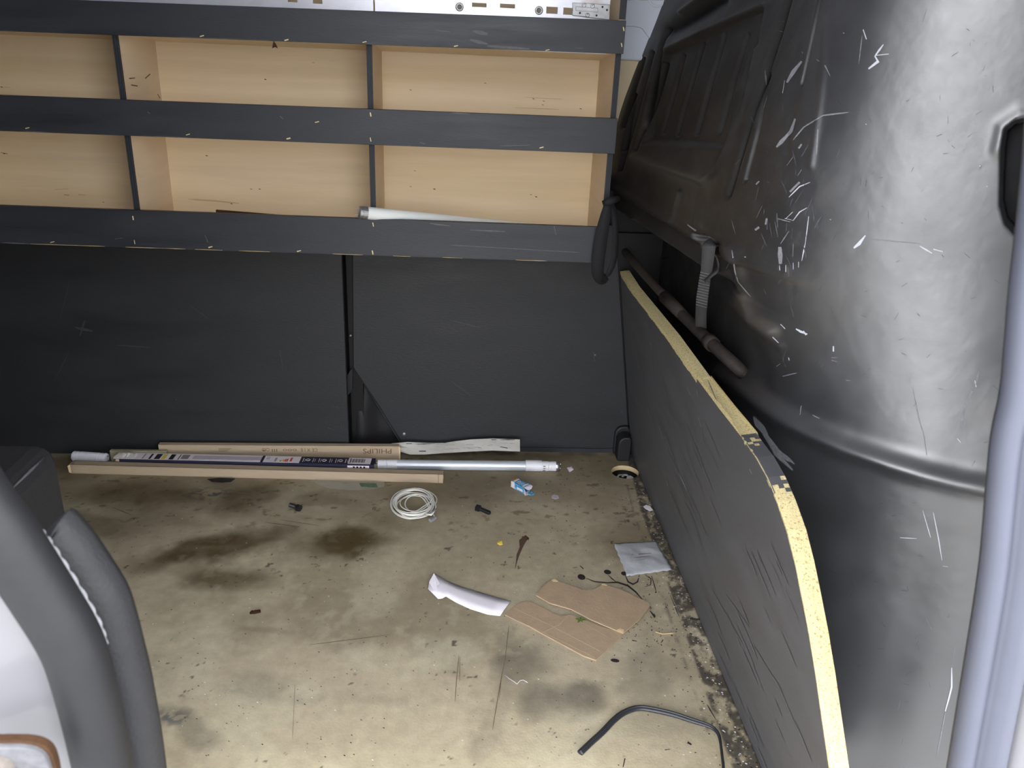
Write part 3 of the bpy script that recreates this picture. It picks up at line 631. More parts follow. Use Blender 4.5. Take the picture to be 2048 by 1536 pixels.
# soot marks on the side of the left divider
# brown leaf bit hanging under the top rail
p=onY(549,92,YF+.006); g=MB(); g.prism([(p[0]-.001,p[1],p[2]+.009),(p[0]+.003,p[1],p[2]+.003),(p[0]+.006,p[1],p[2]-.004),(p[0]+.001,p[1],p[2]-.002),(p[0]-.005,p[1],p[2]-.004),(p[0]-.003,p[1],p[2]+.003)],(0,.0015,0))
tag(g.build('dead_leaf','brown'),'tiny brown dead leaf stuck under the top black rail','leaf')

# ---- slotted steel strips standing on the top shelf
def slotted(x0,x1,z0,z1,y,th,holes):
    g=MB(); xs_=sorted({x0,x1,*[h[0] for h in holes],*[h[1] for h in holes]}); zs_=sorted({z0,z1,*[h[2] for h in holes],*[h[3] for h in holes]})
    for a,b in zip(xs_[:-1],xs_[1:]):
        for c,d in zip(zs_[:-1],zs_[1:]):
            m_=((a+b)/2,(c+d)/2)
            if any(h[0]<m_[0]<h[1] and h[2]<m_[1]<h[3] for h in holes): continue
            g.box((a,y,c),(b,y+th,d))
    return g
YPL=1.735
def hr(u0,v0,u1,v1): a=onY(u0,v0,YPL); b=onY(u1,v1,YPL); return (min(a[0],b[0]),max(a[0],b[0]),min(a[2],b[2]),max(a[2],b[2]))
ztop=1.115
for (ua,ub,hs,rh,lb) in [(-300,747,[(575,-8,595,5),(625,-8,645,8),(660,-40,700,-28)],[],'pale slotted steel strip on the top shelf, left of the seam'),
                     (750,1218,[(944,5,973,15),(1000,7,1030,17),(1093,13,1115,28),(1127,15,1144,30)],[(919,14),(1078,21)],'pale slotted steel strip on the top shelf, right of the seam, with cast bracket')]:
    A=onY(ua,20,YPL); Bq=onY(ub,35,YPL); zlow=float(rz(0,1,(A[0]+Bq[0])/2))+.017
    if ub>1000: zlow=float(ceil_back)+.013
    t=thing('slotted_strip',lb,'metal strip',((A[0]+Bq[0])/2,YPL,zlow),'slotted steel strips on the top shelf')
    H=[hr(*h) for h in hs]+[(lambda p:(p[0]-.0035,p[0]+.0035,p[2]-.0035,p[2]+.0035))(onY(*r,YPL)) for r in rh]
    g=slotted(float(A[0]),float(Bq[0]),zlow,ztop,YPL,.0015,H); g.build('web','steel',t)
    g=MB(); g.box((float(A[0]),YPL+.0015,ztop-.0015),(float(Bq[0]),YPL+.05,ztop)); g.build('flange','steel',t)
    for r in rh:
        p=onY(*r,YPL); g=MB(); g.lathe([(.0034,0),(.0042,-.001),(.0062,-.0012),(.008,-.0002)],p,(0,1,0),20); g.build('hole_rim','zinc',t,smooth=True)
    if rh:
        a=onY(1145,4,YPL-.004); b=onY(1221,40,YPL-.004)
        c0=onY(1145,5,YPL-.004);c1_=onY(1220,9,YPL-.004);c2_=onY(1219,40,YPL-.004);c3=onY(1145,31,YPL-.004)
        g=MB(); g.prism([c0,c1_,c2_,c3],(0,.004,0)); br=g.build('bracket','zinc',t,bevel=.0008)
        e=[onY(*q_,YPL-.0046) for q_ in [(1152,13),(1196,16),(1196,24),(1152,21)]]
        for i in range(4):
            g=MB(); g.tube([e[i],e[(i+1)%4]],.0007,6); g.build('rib','zinc',br)
        for i,(u,v) in enumerate([(1168,10),(1185,12),(1175,30)]):
            p=onY(u,v,YPL-.004); g=MB(); g.lathe([(.0012,-.0005),(.0018,-.0022),(.0038,-.002),(.0042,0)],p,(0,1,0),14); g.build('screw','silver',br,smooth=True)
        for u,v in [(1160,26),(1205,14),(1193,31),(1214,20)]:
            p=onY(u,v,YPL-.004); g=MB(); g.lathe([(0,-.0008),(.0015,-.0008),(.002,0)],p,(0,1,0),10); g.build('stud','ink',br,smooth=True)

# ---- tubes and strips on the lowest shelf
def lamp_tube(name,label,p0,p1,r,body,capm,caplen,group=None,pins=True,collar=True,cap2=True,loc=None):
    p0=np.array(p0,float);p1=np.array(p1,float); d=p1-p0; L=np.linalg.norm(d); d/=L
    t=thing(name,label,'lamp tube',(p0+p1)/2-np.array((0,0,r)),group)
    g=MB(); g.tube([p0+d*caplen,p1-d*caplen],r,24); g.build('tube_body',body,t,smooth=False)
    for e,(q_,s) in enumerate(((p0,1),(p1,-1))):
        g=MB(); a=q_; prof=[(r*.6,0),(r*.93,.0015),(r*1.0,.003),(r*1.0,caplen*.4),(r*.965,caplen*.42),(r*.965,caplen*.5),(r*1.02,caplen*.52),(r*1.02,caplen+.001),(r*.9,caplen+.0012)]
        g.lathe([(0,0)]+prof,a,d*s,24); c=g.build('end_cap',capm,t,smooth=False)
        if pins:
            up=np.cross(d,(0,1,0)); up/=np.linalg.norm(up)
            for k in (-1,1):
                g=MB(); b0=a+up*k*r*.48; g.tube([b0,b0-d*s*.007],.0012,8); g.build('pin','silver',c)
    return t
zrail3=lambda x: rz(2,0,x)
ps=onY(716,419,1.695); ps[2]=zrail3(ps[0])+.0135+.0005
pe=np.array((.270,1.86,rz(2,1,.26)+.0135+.033)); pe[2]=.619
lamp_tube('fluorescent_tube','white fluorescent tube with silver cap leaning over the lowest black shelf rail',ps,pe,.013,'glass_tube','silver',.018)
a=onY(433,423,1.73); b=onY(610,436,1.80)
g=MB(); za=a[2]; g.hexa([(a[0],1.725,rz(2,1,a[0])+.02),(b[0],1.80,rz(2,1,b[0])+.012),(b[0],1.806,rz(2,1,b[0])+.012),(a[0],1.731,rz(2,1,a[0])+.02)],[(a[0],1.725,za+.004),(b[0],1.80,b[2]+.002),(b[0],1.806,b[2]+.002),(a[0],1.731,za+.004)])
tag(g.build('dark_batten','brown',bevel=.0005),'thin dark brown batten lying behind the lowest shelf rail','batten')

# ================================================================== LEANING CHIPBOARD
n_b=np.array((1,0,.15)); n_b=n_b/np.linalg.norm(n_b); p_b=(.474,0,0)
out=[(1227,524),(1262,577),(1290,613),(1338,675),(1396,759),(1440,818),(1484,874),(1514,916),(1536,956),(1556,1004),(1576,1062),(1592,1126),(1606,1196),(1620,1270),(1634,1356),(1646,1440),(1660,1536)]
face=[onP(u,v,p_b,n_b) for u,v in out]
dlast=face[-1]-face[-2]; kx=(face[-1][2]-.001)/(-dlast[2]); face.append(face[-1]+dlast*kx)
far0=face[0].copy(); yfar=1.955
d0=face[0]-face[3]; face[0]=face[0]+d0*((yfar-face[0][1])/d0[1])
foot=np.array((.474+.15*(-.001)*0,yfar,.001)); 
poly=face+[foot]
board=thing('chipboard_panel','dark grey painted chipboard panel with raw yellow top edge leaning along the bulkhead','board',(.45,1.2,0))
TH=.022; nv=n_b*TH
g=MB(); K=len(poly); P_=[np.array(p) for p in poly]; g.m=0; g.add(P_,[tuple(range(K-1,-1,-1))]); g.add([p+nv for p in P_],[tuple(range(K))])
g.build('painted_face','board',board)
# raw edge: top/front narrow face plus ragged chipped band over the painted face
edge=[]
for a,b in zip(P_[:-2],P_[1:-1]):
    k=max(1,int(np.linalg.norm(b-a)/.006)); edge+=[a+(b-a)*i/k for i in range(k)]
edge.append(P_[-2])
g=MB(); rows=[]
for i,p in enumerate(edge):
    t=edge[min(i+1,len(edge)-1)]-edge[max(i-1,0)]; t/=np.linalg.norm(t); inn=np.cross(n_b,t); inn/=np.linalg.norm(inn)
    if inn[2]>0 and i<len(edge)*.4: inn=-inn
    if i>=len(edge)*.4 and inn[1]<0: inn=-inn
    u_,v_=px(p); far_w=.0085 if v_<850 else .0045 if v_<1200 else .003
    wv=far_w*(.75+.35*vnoise(np.array([i*.23]),np.array([1.]),5)[0]+.3*random.random())
    rows.append([p+inn*wv-n_b*.0008,p-n_b*.0008,p+n_b*(TH*.5)-inn*.0006,p+n_b*TH,p+n_b*TH+inn*.004])
g.grid(rows); g.build('raw_edge','chip',board)
def patch(v0,v1,dens,wide):
    g=MB()
    for i in range(len(rows)-1):
        u_,v_=px(rows[i][1])
        if v0<v_<v1 and random.random()<dens:
            for s in range(5):
                a,b=[(0,1),(1,2),(1,2),(2,3),(2,3)][s]; f0=s*.2
                if random.random()>wide*(1.1-abs((v_-(v0+v1)/2)/(v1-v0))): continue
                def q_(r,f): 
                    f*=3; k=min(int(f),2); return np.array(r[k])*(1-(f-k))+np.array(r[k+1])*(f-k)+np.array((-.0006,-.0004,.0007))
                g.add([q_(rows[i],f0),q_(rows[i],f0+.2),q_(rows[i+1],f0+.2),q_(rows[i+1],f0)],[(0,1,2,3)])
    if g.f: tag(g.build('paint_remnant','board',board),'grey paint left on the raw edge',None,kind='stuff')
patch(868,985,1.0,1.05)
g=MB(); r0=rows
for i in range(len(rows)-1):
    u_,v_=px(rows[i][1])
    if v_>985: g.add([rows[i][0]-n_b*.0004,rows[i][0]*.6+rows[i][1]*.4-n_b*.0004,rows[i+1][0]*.6+rows[i+1][1]*.4-n_b*.0004,rows[i+1][0]-n_b*.0004],[(0,1,2,3)])
g.build('blue_grey_edge_line','pillar',board)
lo_,hi_=np.array(p_b)-n_b*.0003,0
def bp_(y,z): return (p_b[0]-.15*z-.0003,y,z)
B_brd=BVHTree.FromPolygons([bp_(.3,0),bp_(2.2,0),bp_(2.2,.56),bp_(.3,.56)],[(0,1,2,3)])
c7=lambda L,w:[([(1150+a/3.2,480+b/3.2) for a,b in l],w) for l in L]
c6=lambda L,w:[([(1190+a/9.75,880+b/9.75) for a,b in l],w) for l in L]
c5=lambda L,w:[([(1100+a/2.16,1180+b/2.16) for a,b in l],w) for l in L]
scratches('scratches',B_brd,c7([[(450,525),(462,555)],[(485,650),(492,700)],[(402,800),(410,825)],[(720,950),(740,990)],[(780,960),(785,1000)],[(465,1075),(475,1100)],[(540,1195),(565,1275)],[(790,1130),(810,1200)]],1.8)+
   c6([[(1400,140),(1420,190)],[(1640,650),(1800,980)],[(1350,640),(1380,740)],[(1400,790),(1425,900)]],1.6)+[([(1500,938),(1505,948)],2.5)],'scr_grey',board,off=.0006)
scratches('faint_scratches',B_brd,c7([[(492,700),(510,850),(530,950)],[(400,720),(440,850),(450,920)],[(520,1100),(580,1240),(640,1420)],[(430,960),(520,1200)],[(810,1200),(830,1300)],[(750,1030),(765,1060)],[(560,880),(620,1100)]],1.6)+
   c6([[(1420,190),(1640,650)],[(1800,980),(2040,1470)],[(1560,1030),(1600,1150)],[(1700,600),(1900,1100)]],1.3)+
   c5([[(820,50),(860,150)],[(880,240),(940,340),(1000,430)],[(1060,570),(1130,740)],[(760,20),(860,160)],[(690,60),(740,190)],[(860,560),(900,660)],[(700,0),(830,230)],[(800,420),(840,520)]],2.2)+
   [(lambda x,y,l:([(x,y),(x+l*.42,y+l)],random.uniform(1,2)))(random.uniform(1300,1420),random.uniform(760,1100),random.uniform(20,90)) for _ in range(26)]+
   [(lambda x,y,l:([(x,y),(x+l*.42,y+l)],random.uniform(1,2.4)))(random.uniform(1430,1580),random.uniform(1080,1500),random.uniform(20,120)) for _ in range(30)],'scr_dim',board,off=.0005)

# ================================================================== STRAPS
def webbing(name,label,pts,widths,m,th=.0012,ribs=False,normal=(-1,-.4,0)):
    """flat strap through 3-D points; width direction is across path and normal"""
    P_=spl(np.array(pts,float),40); Wd=np.interp(np.linspace(0,1,40),np.linspace(0,1,len(widths)),widths); n_=np.array(normal,float); n_/=np.linalg.norm(n_)
    t_=thing(name,label,'strap',P_[-1]); rows=[]
    for i,p in enumerate(P_):
        t=P_[min(i+1,39)]-P_[max(i-1,0)]; t/=np.linalg.norm(t)+1e-9; s=np.cross(t,n_); s/=np.linalg.norm(s)+1e-9
        rows.append([p-s*Wd[i]/2,p,p+s*Wd[i]/2])
    g=MB(); g.grid(rows); g.build('webbing',m,t_,smooth=True,solid=th)
    if ribs:
        for i in range(18,31):
            g=MB(); a,b=np.array(rows[i][0])+n_*.0012,np.array(rows[i][2])+n_*.0012; g.tube([a,(a+b)/2+n_*.0004,b],.0008,5); g.build('ridge','scr_dim',t_)
    return t_
xs_=lambda u,v,x:onX(u,v,x)
st=webbing('webbing_strap','frayed grey webbing strap hanging from a slot in the black bulkhead',
    [xs_(1428,484,.425),xs_(1419,490,.408),xs_(1416,512,.408),xs_(1413,540,.409),xs_(1408,570,.413),xs_(1404,600,.418),xs_(1402,630,.430),xs_(1402,655,.440)],[.014,.022,.021,.019,.019,.020,.020,.020],'webbing',ribs=True,normal=(-.5,-1,.15))
loop=[xs_(1410,493,.410),xs_(1428,508,.420),xs_(1436,530,.428),xs_(1433,542,.420),xs_(1420,553,.412),xs_(1409,563,.409),xs_(1405,552,.409)]
P_=spl(np.array(loop),24); g=MB(); g.grid([[p+np.array((0,-.007,0)),p+np.array((0,.007,0))] for p in P_]); g.build('loop','webbing',st,smooth=True,solid=.0012)
st2=webbing('webbing_strap','black webbing strap looped around the right end of the lowest shelf rail',
    [onY(1216,405,1.69),onY(1212,425,1.685),onY(1206,455,1.684),onY(1200,490,1.684),onY(1196,525,1.684),onY(1196,548,1.69),onY(1204,560,1.70),onY(1212,552,1.71)],[.012,.02,.026,.028,.028,.026,.022,.018],'webbing_black',normal=(0,-1,0))
p2=[onY(*p,y) for p,y in [((1222,405),1.70),((1230,440),1.712),((1231,480),1.716),((1228,520),1.716),((1217,548),1.712),((1208,556),1.705)]]
P_=spl(np.array(p2),24); g=MB(); g.grid([[p+np.array((-.007,0,0)),p+np.array((.007,.004,0))] for p in P_]); g.build('back_run','webbing_black',st2,smooth=True,solid=.0012)
g=MB(); kn=onY(1219,404,1.69); g.tube([kn+np.array((-.014,0,-.004)),kn+np.array((0,-.002,.002)),kn+np.array((.02,.01,.006))],[.006,.009,.006],10); g.build('knot','webbing_black',st2,smooth=True)

# corner cap and lashing point
cp=[onZ(1250,912),onZ(1286,914)]
cap_c=np.array((.445,1.925,0))
cc_=thing('corner_cover','small rounded black plastic cover in the floor corner beside the leaning panel','cover',cap_c)
g=MB(); w0,h0=.0185,.074
arc=[(-w0,0),(-w0,h0-.02)]+[(-w0+.02-.02*math.cos(a),h0-.02+.02*math.sin(a)) for a in np.linspace(.2,1.57,6)]+[(w0-.006,h0),(w0,h0-.008),(w0,0)]
for sc_,y0,y1 in ((1.12,.03,.043),(.95,-.012,.03)):
    g.prism([(cap_c[0]+x*sc_,cap_c[1]+y0,z*sc_) for x,z in arc],(0,y1-y0,0))
g.build('shell','rubber',cc_,bevel=.004)
lp=thing('lashing_point','round recessed lashing point in the floor near the far right corner','lashing point',(lash[0],lash[1],-.034))
g=MB(); g.lathe([(LR,-.0002),(LR,-.013)],(lash[0],lash[1],0),(0,0,1),48); g.build('rim','card_light',lp,smooth=True)
g=MB(); g.lathe([(LR+.0005,-.013),(LR+.0005,-.033),(0,-.033)],(lash[0],lash[1],0),(0,0,1),40); g.build('cup','recess_black',lp,smooth=True)
g=MB(); g.lathe([(0,.018),(.0035,.018),(.0042,.015),(.0035,.012),(.0035,0)],(lash[0]-.003,lash[1]+.008,-.033),(0,0,1),12); g.build('bolt','silver',lp,smooth=True)
g=MB(); g.tube([(lash[0]-.02,lash[1]+.01,-.028),(lash[0]-.01,lash[1]+.02,-.020),(lash[0]+.01,lash[1]+.02,-.020),(lash[0]+.02,lash[1]+.01,-.028)],.003,8); g.build('ring','zinc',lp,smooth=True)
def scrap(name,label,cat,pts,m,z=.001,th=.0012,curl=.0):
    P_=[onZ(u,v,z) for u,v in pts]; c=np.mean(P_,axis=0); P_=[np.array((p[0],p[1],z+curl*((i*7)%3)/2.)) for i,p in enumerate(P_)]
    g=MB(); n=len(P_); cc=np.mean(P_,axis=0)+np.array((0,0,curl*.6+.0003)); 
    vs=[p for p in P_]+[cc]+[p-np.array((0,0,th)) for p in P_]+[cc-np.array((0,0,th))]
    g.add(vs,[(i,(i+1)%n,n) for i in range(n)]+[(n+1+(i+1)%n,n+1+i,2*n+1) for i in range(n)]+[(i,n+1+i,n+1+(i+1)%n,(i+1)%n) for i in range(n)])
    return tag(g.build(name,m,None),label,cat)
q0=np.array((lash[0]+.016,lash[1]-.006,-.02)); g=MB(); g.lathe([(0,.0012),(.012,.001),(.013,-.0005),(0,-.001)],q0,(.35,-.5,.8),16)
tag(g.build('bottle_cap','label_grey'),'small pale disc lying inside the round lashing point hole','disc')

# ================================================================== THINGS ON THE FLOOR
def bar_frame(a,b):
    a=np.array(a,float); b=np.array(b,float); x=b-a; L=np.linalg.norm(x); x/=L; y=np.cross((0,0,1),x); y/=np.linalg.norm(y); return a,x,y,L
def TM(a,x,y):
    z=np.cross(x,y); m=Matrix.Identity(4)
    for i in range(3): m[i][0],m[i][1],m[i][2],m[i][3]=x[i],y[i],z[i],a[i]
    return m
# front long brown carton
A0=onZ(143,947); B0=onZ(886,966.5); a,x,y,L=bar_frame(A0,B0); h=.025; d=.021
fc=thing('long_carton','plain brown long narrow carton, front most of the row of boxes','carton',(A0+B0)/2)
T_=TM(a,x,y)
g=MB(); g.box((0,0,0),(L,d,.0012),T_); g.box((0,0,0),(L,.0012,h),T_); g.box((0,d-.0012,0),(L,d,h),T_); g.box((0,0,h-.0012),(L,d,h),T_); g.box((.002,0,0),(.004,d,h),T_); g.box((L-.006,.001,.001),(L-.004,d-.001,h-.001),T_)
g.build('sleeve','card',fc)
g=MB(); g.prism([T_@Vector(p) for p in [(0,0,.001),(-.005,-.001,.003),(-.006,-.001,h-.004),(0,0,h-.0005)]],np.array(y)*d*.95); g.build('end_flap','card_light',fc)
g=MB(); g.box((L-.012,-.0006,.0),(L-.011,.0,h),T_); g.build('crease','ink_brown',fc)
# navy and white printed carton
h2=.031; 
A1=onZ(228,918,h2); B1=onZ(748,930,h2); A1[2]=0;B1[2]=0
a,x,y,L=bar_frame(A1,B1); T_=TM(a,x,y); d2=.036
# keep clear of the front carton
print('navy front Y',A1[1],B1[1],'front carton back Y',(A0+np.array((0,d,0)))[1],B0[1]+d)
nc=thing('lamp_box','navy and white printed long lamp carton with torn left end','carton',(A1+B1)/2)
g=MB(); g.box((.012,0,0),(L,.001,h2),T_); g.box((.012,d2-.001,0),(L,d2,h2),T_); g.box((.012,0,0),(L,d2,.001),T_); g.box((.0,0.001,h2-.001),(L,d2,h2),T_)
g.build('sleeve','navy',nc)
def plate(nm,u0,u1,v0,v1,m,par,z=h2,k=.0003):
    g=MB(); g.box((u0,v0,z),(u1,v1,z+k),T_); return g.build(nm,m,par)
sc=lambda u:(u-228)/(748-228)*L
top=plate('white_print',sc(226),sc(596),.0015,d2-.0005,'label_white',nc)
plate('white_print',sc(694),sc(740),.004,d2-.001,'label_white',nc)
plate('tube_picture',sc(380),sc(520),.009,d2-.008,'label_grey',nc,h2+.0003)
plate('dark_bar',sc(518),sc(523),.001,d2-.001,'navy',nc,h2+.0003)
for u,wd_,m in [(294,4,'ink'),(305,11,'ink'),(319,8,'yellow'),(334,9,'ink'),(352,2,'ink'),(342,2,'label_grey'),(281,2,'ink_grey')]:
    plate('print_block',sc(u),sc(u+wd_),.004,d2-.005,m,nc,h2+.0003)
plate('print_block',sc(357),sc(372),.008,d2-.006,'ink_grey',nc,h2+.0003)
text('lettering','CE','ink',nc,T_@Vector((sc(528),d2-.006,h2+.0006)),-np.array(y),x,.010,.014)
for i,(m,l) in enumerate([('green',6),('yellow',8),('orange',10),('red',12),('red',13)]):
    plate('energy_bar',sc(556+i*3.4),sc(558.6+i*3.4),.006,.006+l*.0012,m,nc,h2+.0003)
plate('print_block',sc(576),sc(580),.008,d2-.008,'red',nc,h2+.0003)
for i in range(5): plate('print_line',sc(545),sc(549)+i*.0001,.006+i*.004,.0085+i*.004,'ink_grey',nc,h2+.0003)
for i,u in enumerate([602,612,622,634,645,656,668,678,688]):
    if i%3==1: 
        g=MB(); c=T_@Vector((sc(u),d2*.5,h2+.0006)); pts=[(c[0]+.005*math.cos(t),c[1]+.005*math.sin(t),c[2]) for t in np.linspace(0,6.28,17)]; g.tube(pts,.0005,4,cap=False); g.build('icon','label_white',nc)
    else:
        plate('icon',sc(u),sc(u)+.0012,.008,d2-.008,'label_white',nc,h2+.0001); plate('icon',sc(u+4),sc(u+4)+.0008,.010,d2-.012,'label_white',nc,h2+.0001)
for i in range(14): plate('barcode_bar',sc(700+i*2.0),sc(700+i*2.0+(1.3 if i%3 else .7)),.010,d2-.007,'ink',nc,h2+.0003)
plate('print_block',sc(697),sc(699),.008,d2-.004,'ink',nc,h2+.0003)
g=MB(); g.box((sc(694),-.0004,.004),(sc(738),-.0001,h2-.003),T_); fr=g.build('front_label','label_white',nc)
for i in range(4): 
    g=MB(); g.box((sc(705+i*7),-.0007,h2-.012+(i%2)*.002),(sc(709+i*7),-.0004,h2-.005),T_); g.build('print_block','ink',fr)
# torn end bits
g=MB(); 
for s in range(5):
    u=.001+.010*s; g.prism([T_@Vector(p) for p in [(u-.006,.006+.004*(s%2),h2+.0006),(u+.006,.004,h2+.0006),(u+.012,.012+.005*(s%3),h2+.004),(u+.004,.024,h2+.006),(u-.004,.018,h2+.0015)]],(0,0,.0006))
g.build('torn_flap',['paper_dirty'],nc)
g=MB(); g.prism([T_@Vector(p) for p in [(-.004,.0,.004),(.012,.0,.0),(.012,.0,h2),(.004,.0,h2)]],np.array(y)*.03); g.build('torn_end','card',nc)
# rear brown carton standing against the lining
A2=onZ(318,909,0.); yq=1.897; 
Ar=onY(316,889,1.893); Br=onY(797,895,1.893)
hr_=.042; a=np.array((Ar[0],1.893,0.)); b=np.array((Br[0],1.900,0.)); a,x,y,L=bar_frame(a,b); T_=TM(a,x,y)
zl=(Ar[2]+Br[2])/2; print('rear carton top z',Ar[2],Br[2])
rc=thing('long_carton','brown lamp carton printed PHILIPS upside down, against the lining','carton',(a+b)/2)
dr=.014
g=MB(); g.box((0,0,0),(L,.0012,zl),T_); g.box((0,dr-.0012,0),(L,dr,zl),T_); g.box((0,0,zl-.0012),(L,dr,zl),T_); g.box((.0,0,0),(.0012,dr,zl),T_); g.box((L-.003,.001,0),(L-.002,dr-.001,zl),T_); g.build('sleeve','card',rc,bevel=.0004)
g=MB(); g.prism([T_@Vector(p) for p in [(L,0,.001),(L+.004,-.001,.004),(L+.004,-.001,zl-.003),(L,0,zl-.001)]],np.array(y)*dr*.9); g.build('end_flap','card_light',rc)
su=lambda u:(u-316)/(797-316)*L
text('brand_print','PHILIPS','ink_brown',rc,T_@Vector((su(782),-.0006,zl-.008)),-x,(0,0,-1),.0195,su(782)-su(724))
text('carton_print','CE X I E','ink_brown',rc,T_@Vector((su(632),-.0006,zl-.008)),-x,(0,0,-1),.013,su(632)-su(598))
text('carton_print','ooo  III  +','ink_brown',rc,T_@Vector((su(590),-.0006,zl-.010)),-x,(0,0,-1),.012,su(590)-su(520))
g=MB()
for i in range(3): g.box((su(434),-.0008,zl-.010-i*.0035),(su(460-i*4),-.0004,zl-.009-i*.0035),T_)
g.build('print_line','ink_brown',rc)
for c in (524,532):
    g=MB(); p=T_@Vector((su(c),-.0006,zl-.012)); g.tube([(p[0]+.004*math.cos(t),p[1],p[2]+.004*math.sin(t)) for t in np.linspace(0,6.28,13)],.0005,4,cap=False); g.build('mark','ink_brown',rc)
# greenish flat carton peeping out on the left
Ag=onZ(234,912,0); g=MB(); ax_=float(Ag[0]); g.box((ax_,1.879,0),(ax_+.14,1.889,.033)); tag(g.build('flat_carton','card_green',bevel=.0006),'flat grey-green carton piece behind the torn end of the printed box','carton')
# tubes
r_=.0131
tl=np.array((float(onZ(146,911,r_)[0]),0,r_)); 
yl0=float(onZ(146,913,r_)[1]); pr_=onZ(1116,932.5,r_)
print('tube',tl,yl0,pr_)
lamp_tube('led_tube','silver white lamp tube lying past the right end of the printed box',(np.array((float(B1[0])+.004,float(pr_[1]),r_))),pr_,.0128,'alu','white_plastic',.05)
a_=onZ(146,912,.0135)
lamp_tube('led_tube','white lamp tube end sticking out left of the torn box',a_,np.array((a_[0]+.088,a_[1]-.010,.0135)),.0128,'white_plastic','white_plastic',.04)
lt=[o for o in bpy.data.objects if o.name.startswith('led_tube')]
# sticker on the left tube
# silver ferrule with pins at the very right
g=MB(); g.lathe([(.0131,0),(.0134,.002),(.0134,.008),(.011,.010)],pr_+np.array((-.006,0,0)),(1,0,0),20); o=g.build('ferrule','silver',lt[0],smooth=True)
g=MB(); g.lathe([(.0128,0),(.0145,.0005),(.0145,.042),(.0128,.0425)],pr_+np.array((-.085,0,.0010)),(1,0,0),24); g.build('sleeve','white_plastic',lt[0])
for zz_ in (-.006,.0,.006):
    g=MB(); g.box((pr_[0]-.040,pr_[1]-.0135,r_+zz_-.001),(pr_[0]-.034,pr_[1]-.0125,r_+zz_+.001)); g.build('vent_slot','ink_grey',lt[0])
# slim tube and strip behind
p0=onZ(800,912,.008); p1=onZ(936,918,.008); p1[1]=p0[1]=1.858
lamp_tube('slim_tube','slim pale green glass tube behind the silver lamp tube',p0-np.array((.10,0,0)),p1,.0075,'card_green','zinc',.008)
e0=onZ(938,919,.004); e1=onZ(1088,925,.004); g=MB(); g.tube([np.array((e0[0]+.003,1.858,.0045)),np.array((e1[0],1.856,.0045))],.0042,8,flat=1.0); tag(g.build('plastic_strip','white_plastic',smooth=True),'thin white plastic strip behind the silver lamp tube','strip')
# instruction paper leaning on the lining
def paper_strip(name,label,cat,top,bot,m,Yt,Yb,th=.0005,amp=.003):
    n=len(top); rows=[]
    t_=[onY(u,v,Yt) for u,v in top]; 
    b_=[onY(u,v,Yb) for u,v in bot]
    for p in b_:
        p[2]=max(p[2],.0012)
    rows=[[t_[i],t_[i]*.5+b_[i]*.5+np.array((0,amp*((i%2)-.5)*2,0)),b_[i]] for i in range(n)]
    t=thing(name,label,cat,np.mean(b_,axis=0)); g=MB(); g.grid(rows); g.build('sheet',m,t,smooth=False,solid=th); return t,rows
pt,rows_=paper_strip('instruction_leaflet','crumpled white printed paper strip leaning on the black lining','paper',
   [(783,887),(815,884),(857,886),(888,886),(907,883),(940,879),(985,877),(1040,879)],[(800,903),(820,909),(850,909),(888,906),(907,905),(940,903),(985,901),(1040,903)],'paper_dirty',1.945,1.905)
B=bvh(pt.children[0])
ln=[]
for i in range(26):
    u=random.uniform(805,1030); v=random.uniform(884,900); ln.append(([(u,v),(u+random.uniform(4,16),v+.3)],.9))
scratches('print_lines',B,ln,'ink_grey',pt,off=.0012)
scratches('print_lines',B,[([(812,888),(824,888)],2.5),([(828,889),(868,888)],1.3),([(983,880),(993,880)],2.5),([(1000,880),(1030,880)],1.3),([(838,903),(852,903)],4),([(1000,894),(1015,897)],3)],'ink',pt,off=.0012)
B=bvh(pt.children[0]); 
# clear film bag
P_=[(622,962),(640,972),(660,978),(700,981),(740,980),(768,974),(770,962),(700,955),(640,955)]
pc_=[onZ(u,v,.002) for u,v in P_]; c=np.mean(pc_,axis=0)
t=thing('plastic_bag','crumpled clear plastic bag poking out under the front carton','bag',(c[0],c[1],0))
rows=[]
for f in (0,.33,.66,1):
    rows.append([p*(1-f)+c*f+np.array((0,0,.001+.004*f*(.4+.6*random.random()))) for p in pc_+[pc_[0]]])
g=MB(); g.grid(rows); g.build('film','film',t,smooth=True)
g=MB(); zc_=.0065; q1=[onZ(u,v,zc_) for u,v in [(718,966),(752,967),(756,975),(722,973)]]; g.prism(q1,(0,0,.0003)); g.build('print_patch','film_print',t)
# small green-black fragment at carton foot
scrap('dark_fragment','small dark plastic fragment at the foot of the front carton','fragment',[(415,958),(440,956),(470,958),(462,963),(445,965),(425,964)],'gap',.002,.0012,.0015)

# coil of white cable
cc=onZ(824,1010,.0); co=thing('cable_coil','loose coil of thin white cable with grey plug','cable',(cc[0],cc[1],0))
pts=[]; NL=14
ax1=(onZ(872,1010)-onZ(776,1010))[0]/2; ax2=(onZ(824,978)-onZ(824,1045))[1]/2
for k in range(NL):
    sa=random.uniform(.62,1.0); sb_=sa*random.uniform(.88,1.08); ox=random.gauss(0,.0045)+ (1-sa)*.022; oy=random.gauss(0,.002)-(1-sb_)*.018; ph=random.uniform(-.1,.1)
    for i in range(36):
        t=2*math.pi*i/36; z=.0022+.0026*((k%4))+.0016*math.sin(2*t+k*1.7)+.0016
        pts.append((cc[0]+ox+ax1*.94*sa*math.cos(t+ph),cc[1]+oy+ax2*.92*sb_*math.sin(t+ph),z))
P_=np.array(pts)
for _ in range(6): P_[1:-1]=(P_[:-2]+2*P_[1:-1]+P_[2:])/4
g=MB(); g.tube(P_,.0014,7); g.build('cable','cable',co,smooth=True)
e=P_[-1]; tl_=onZ(866,1040,.003)
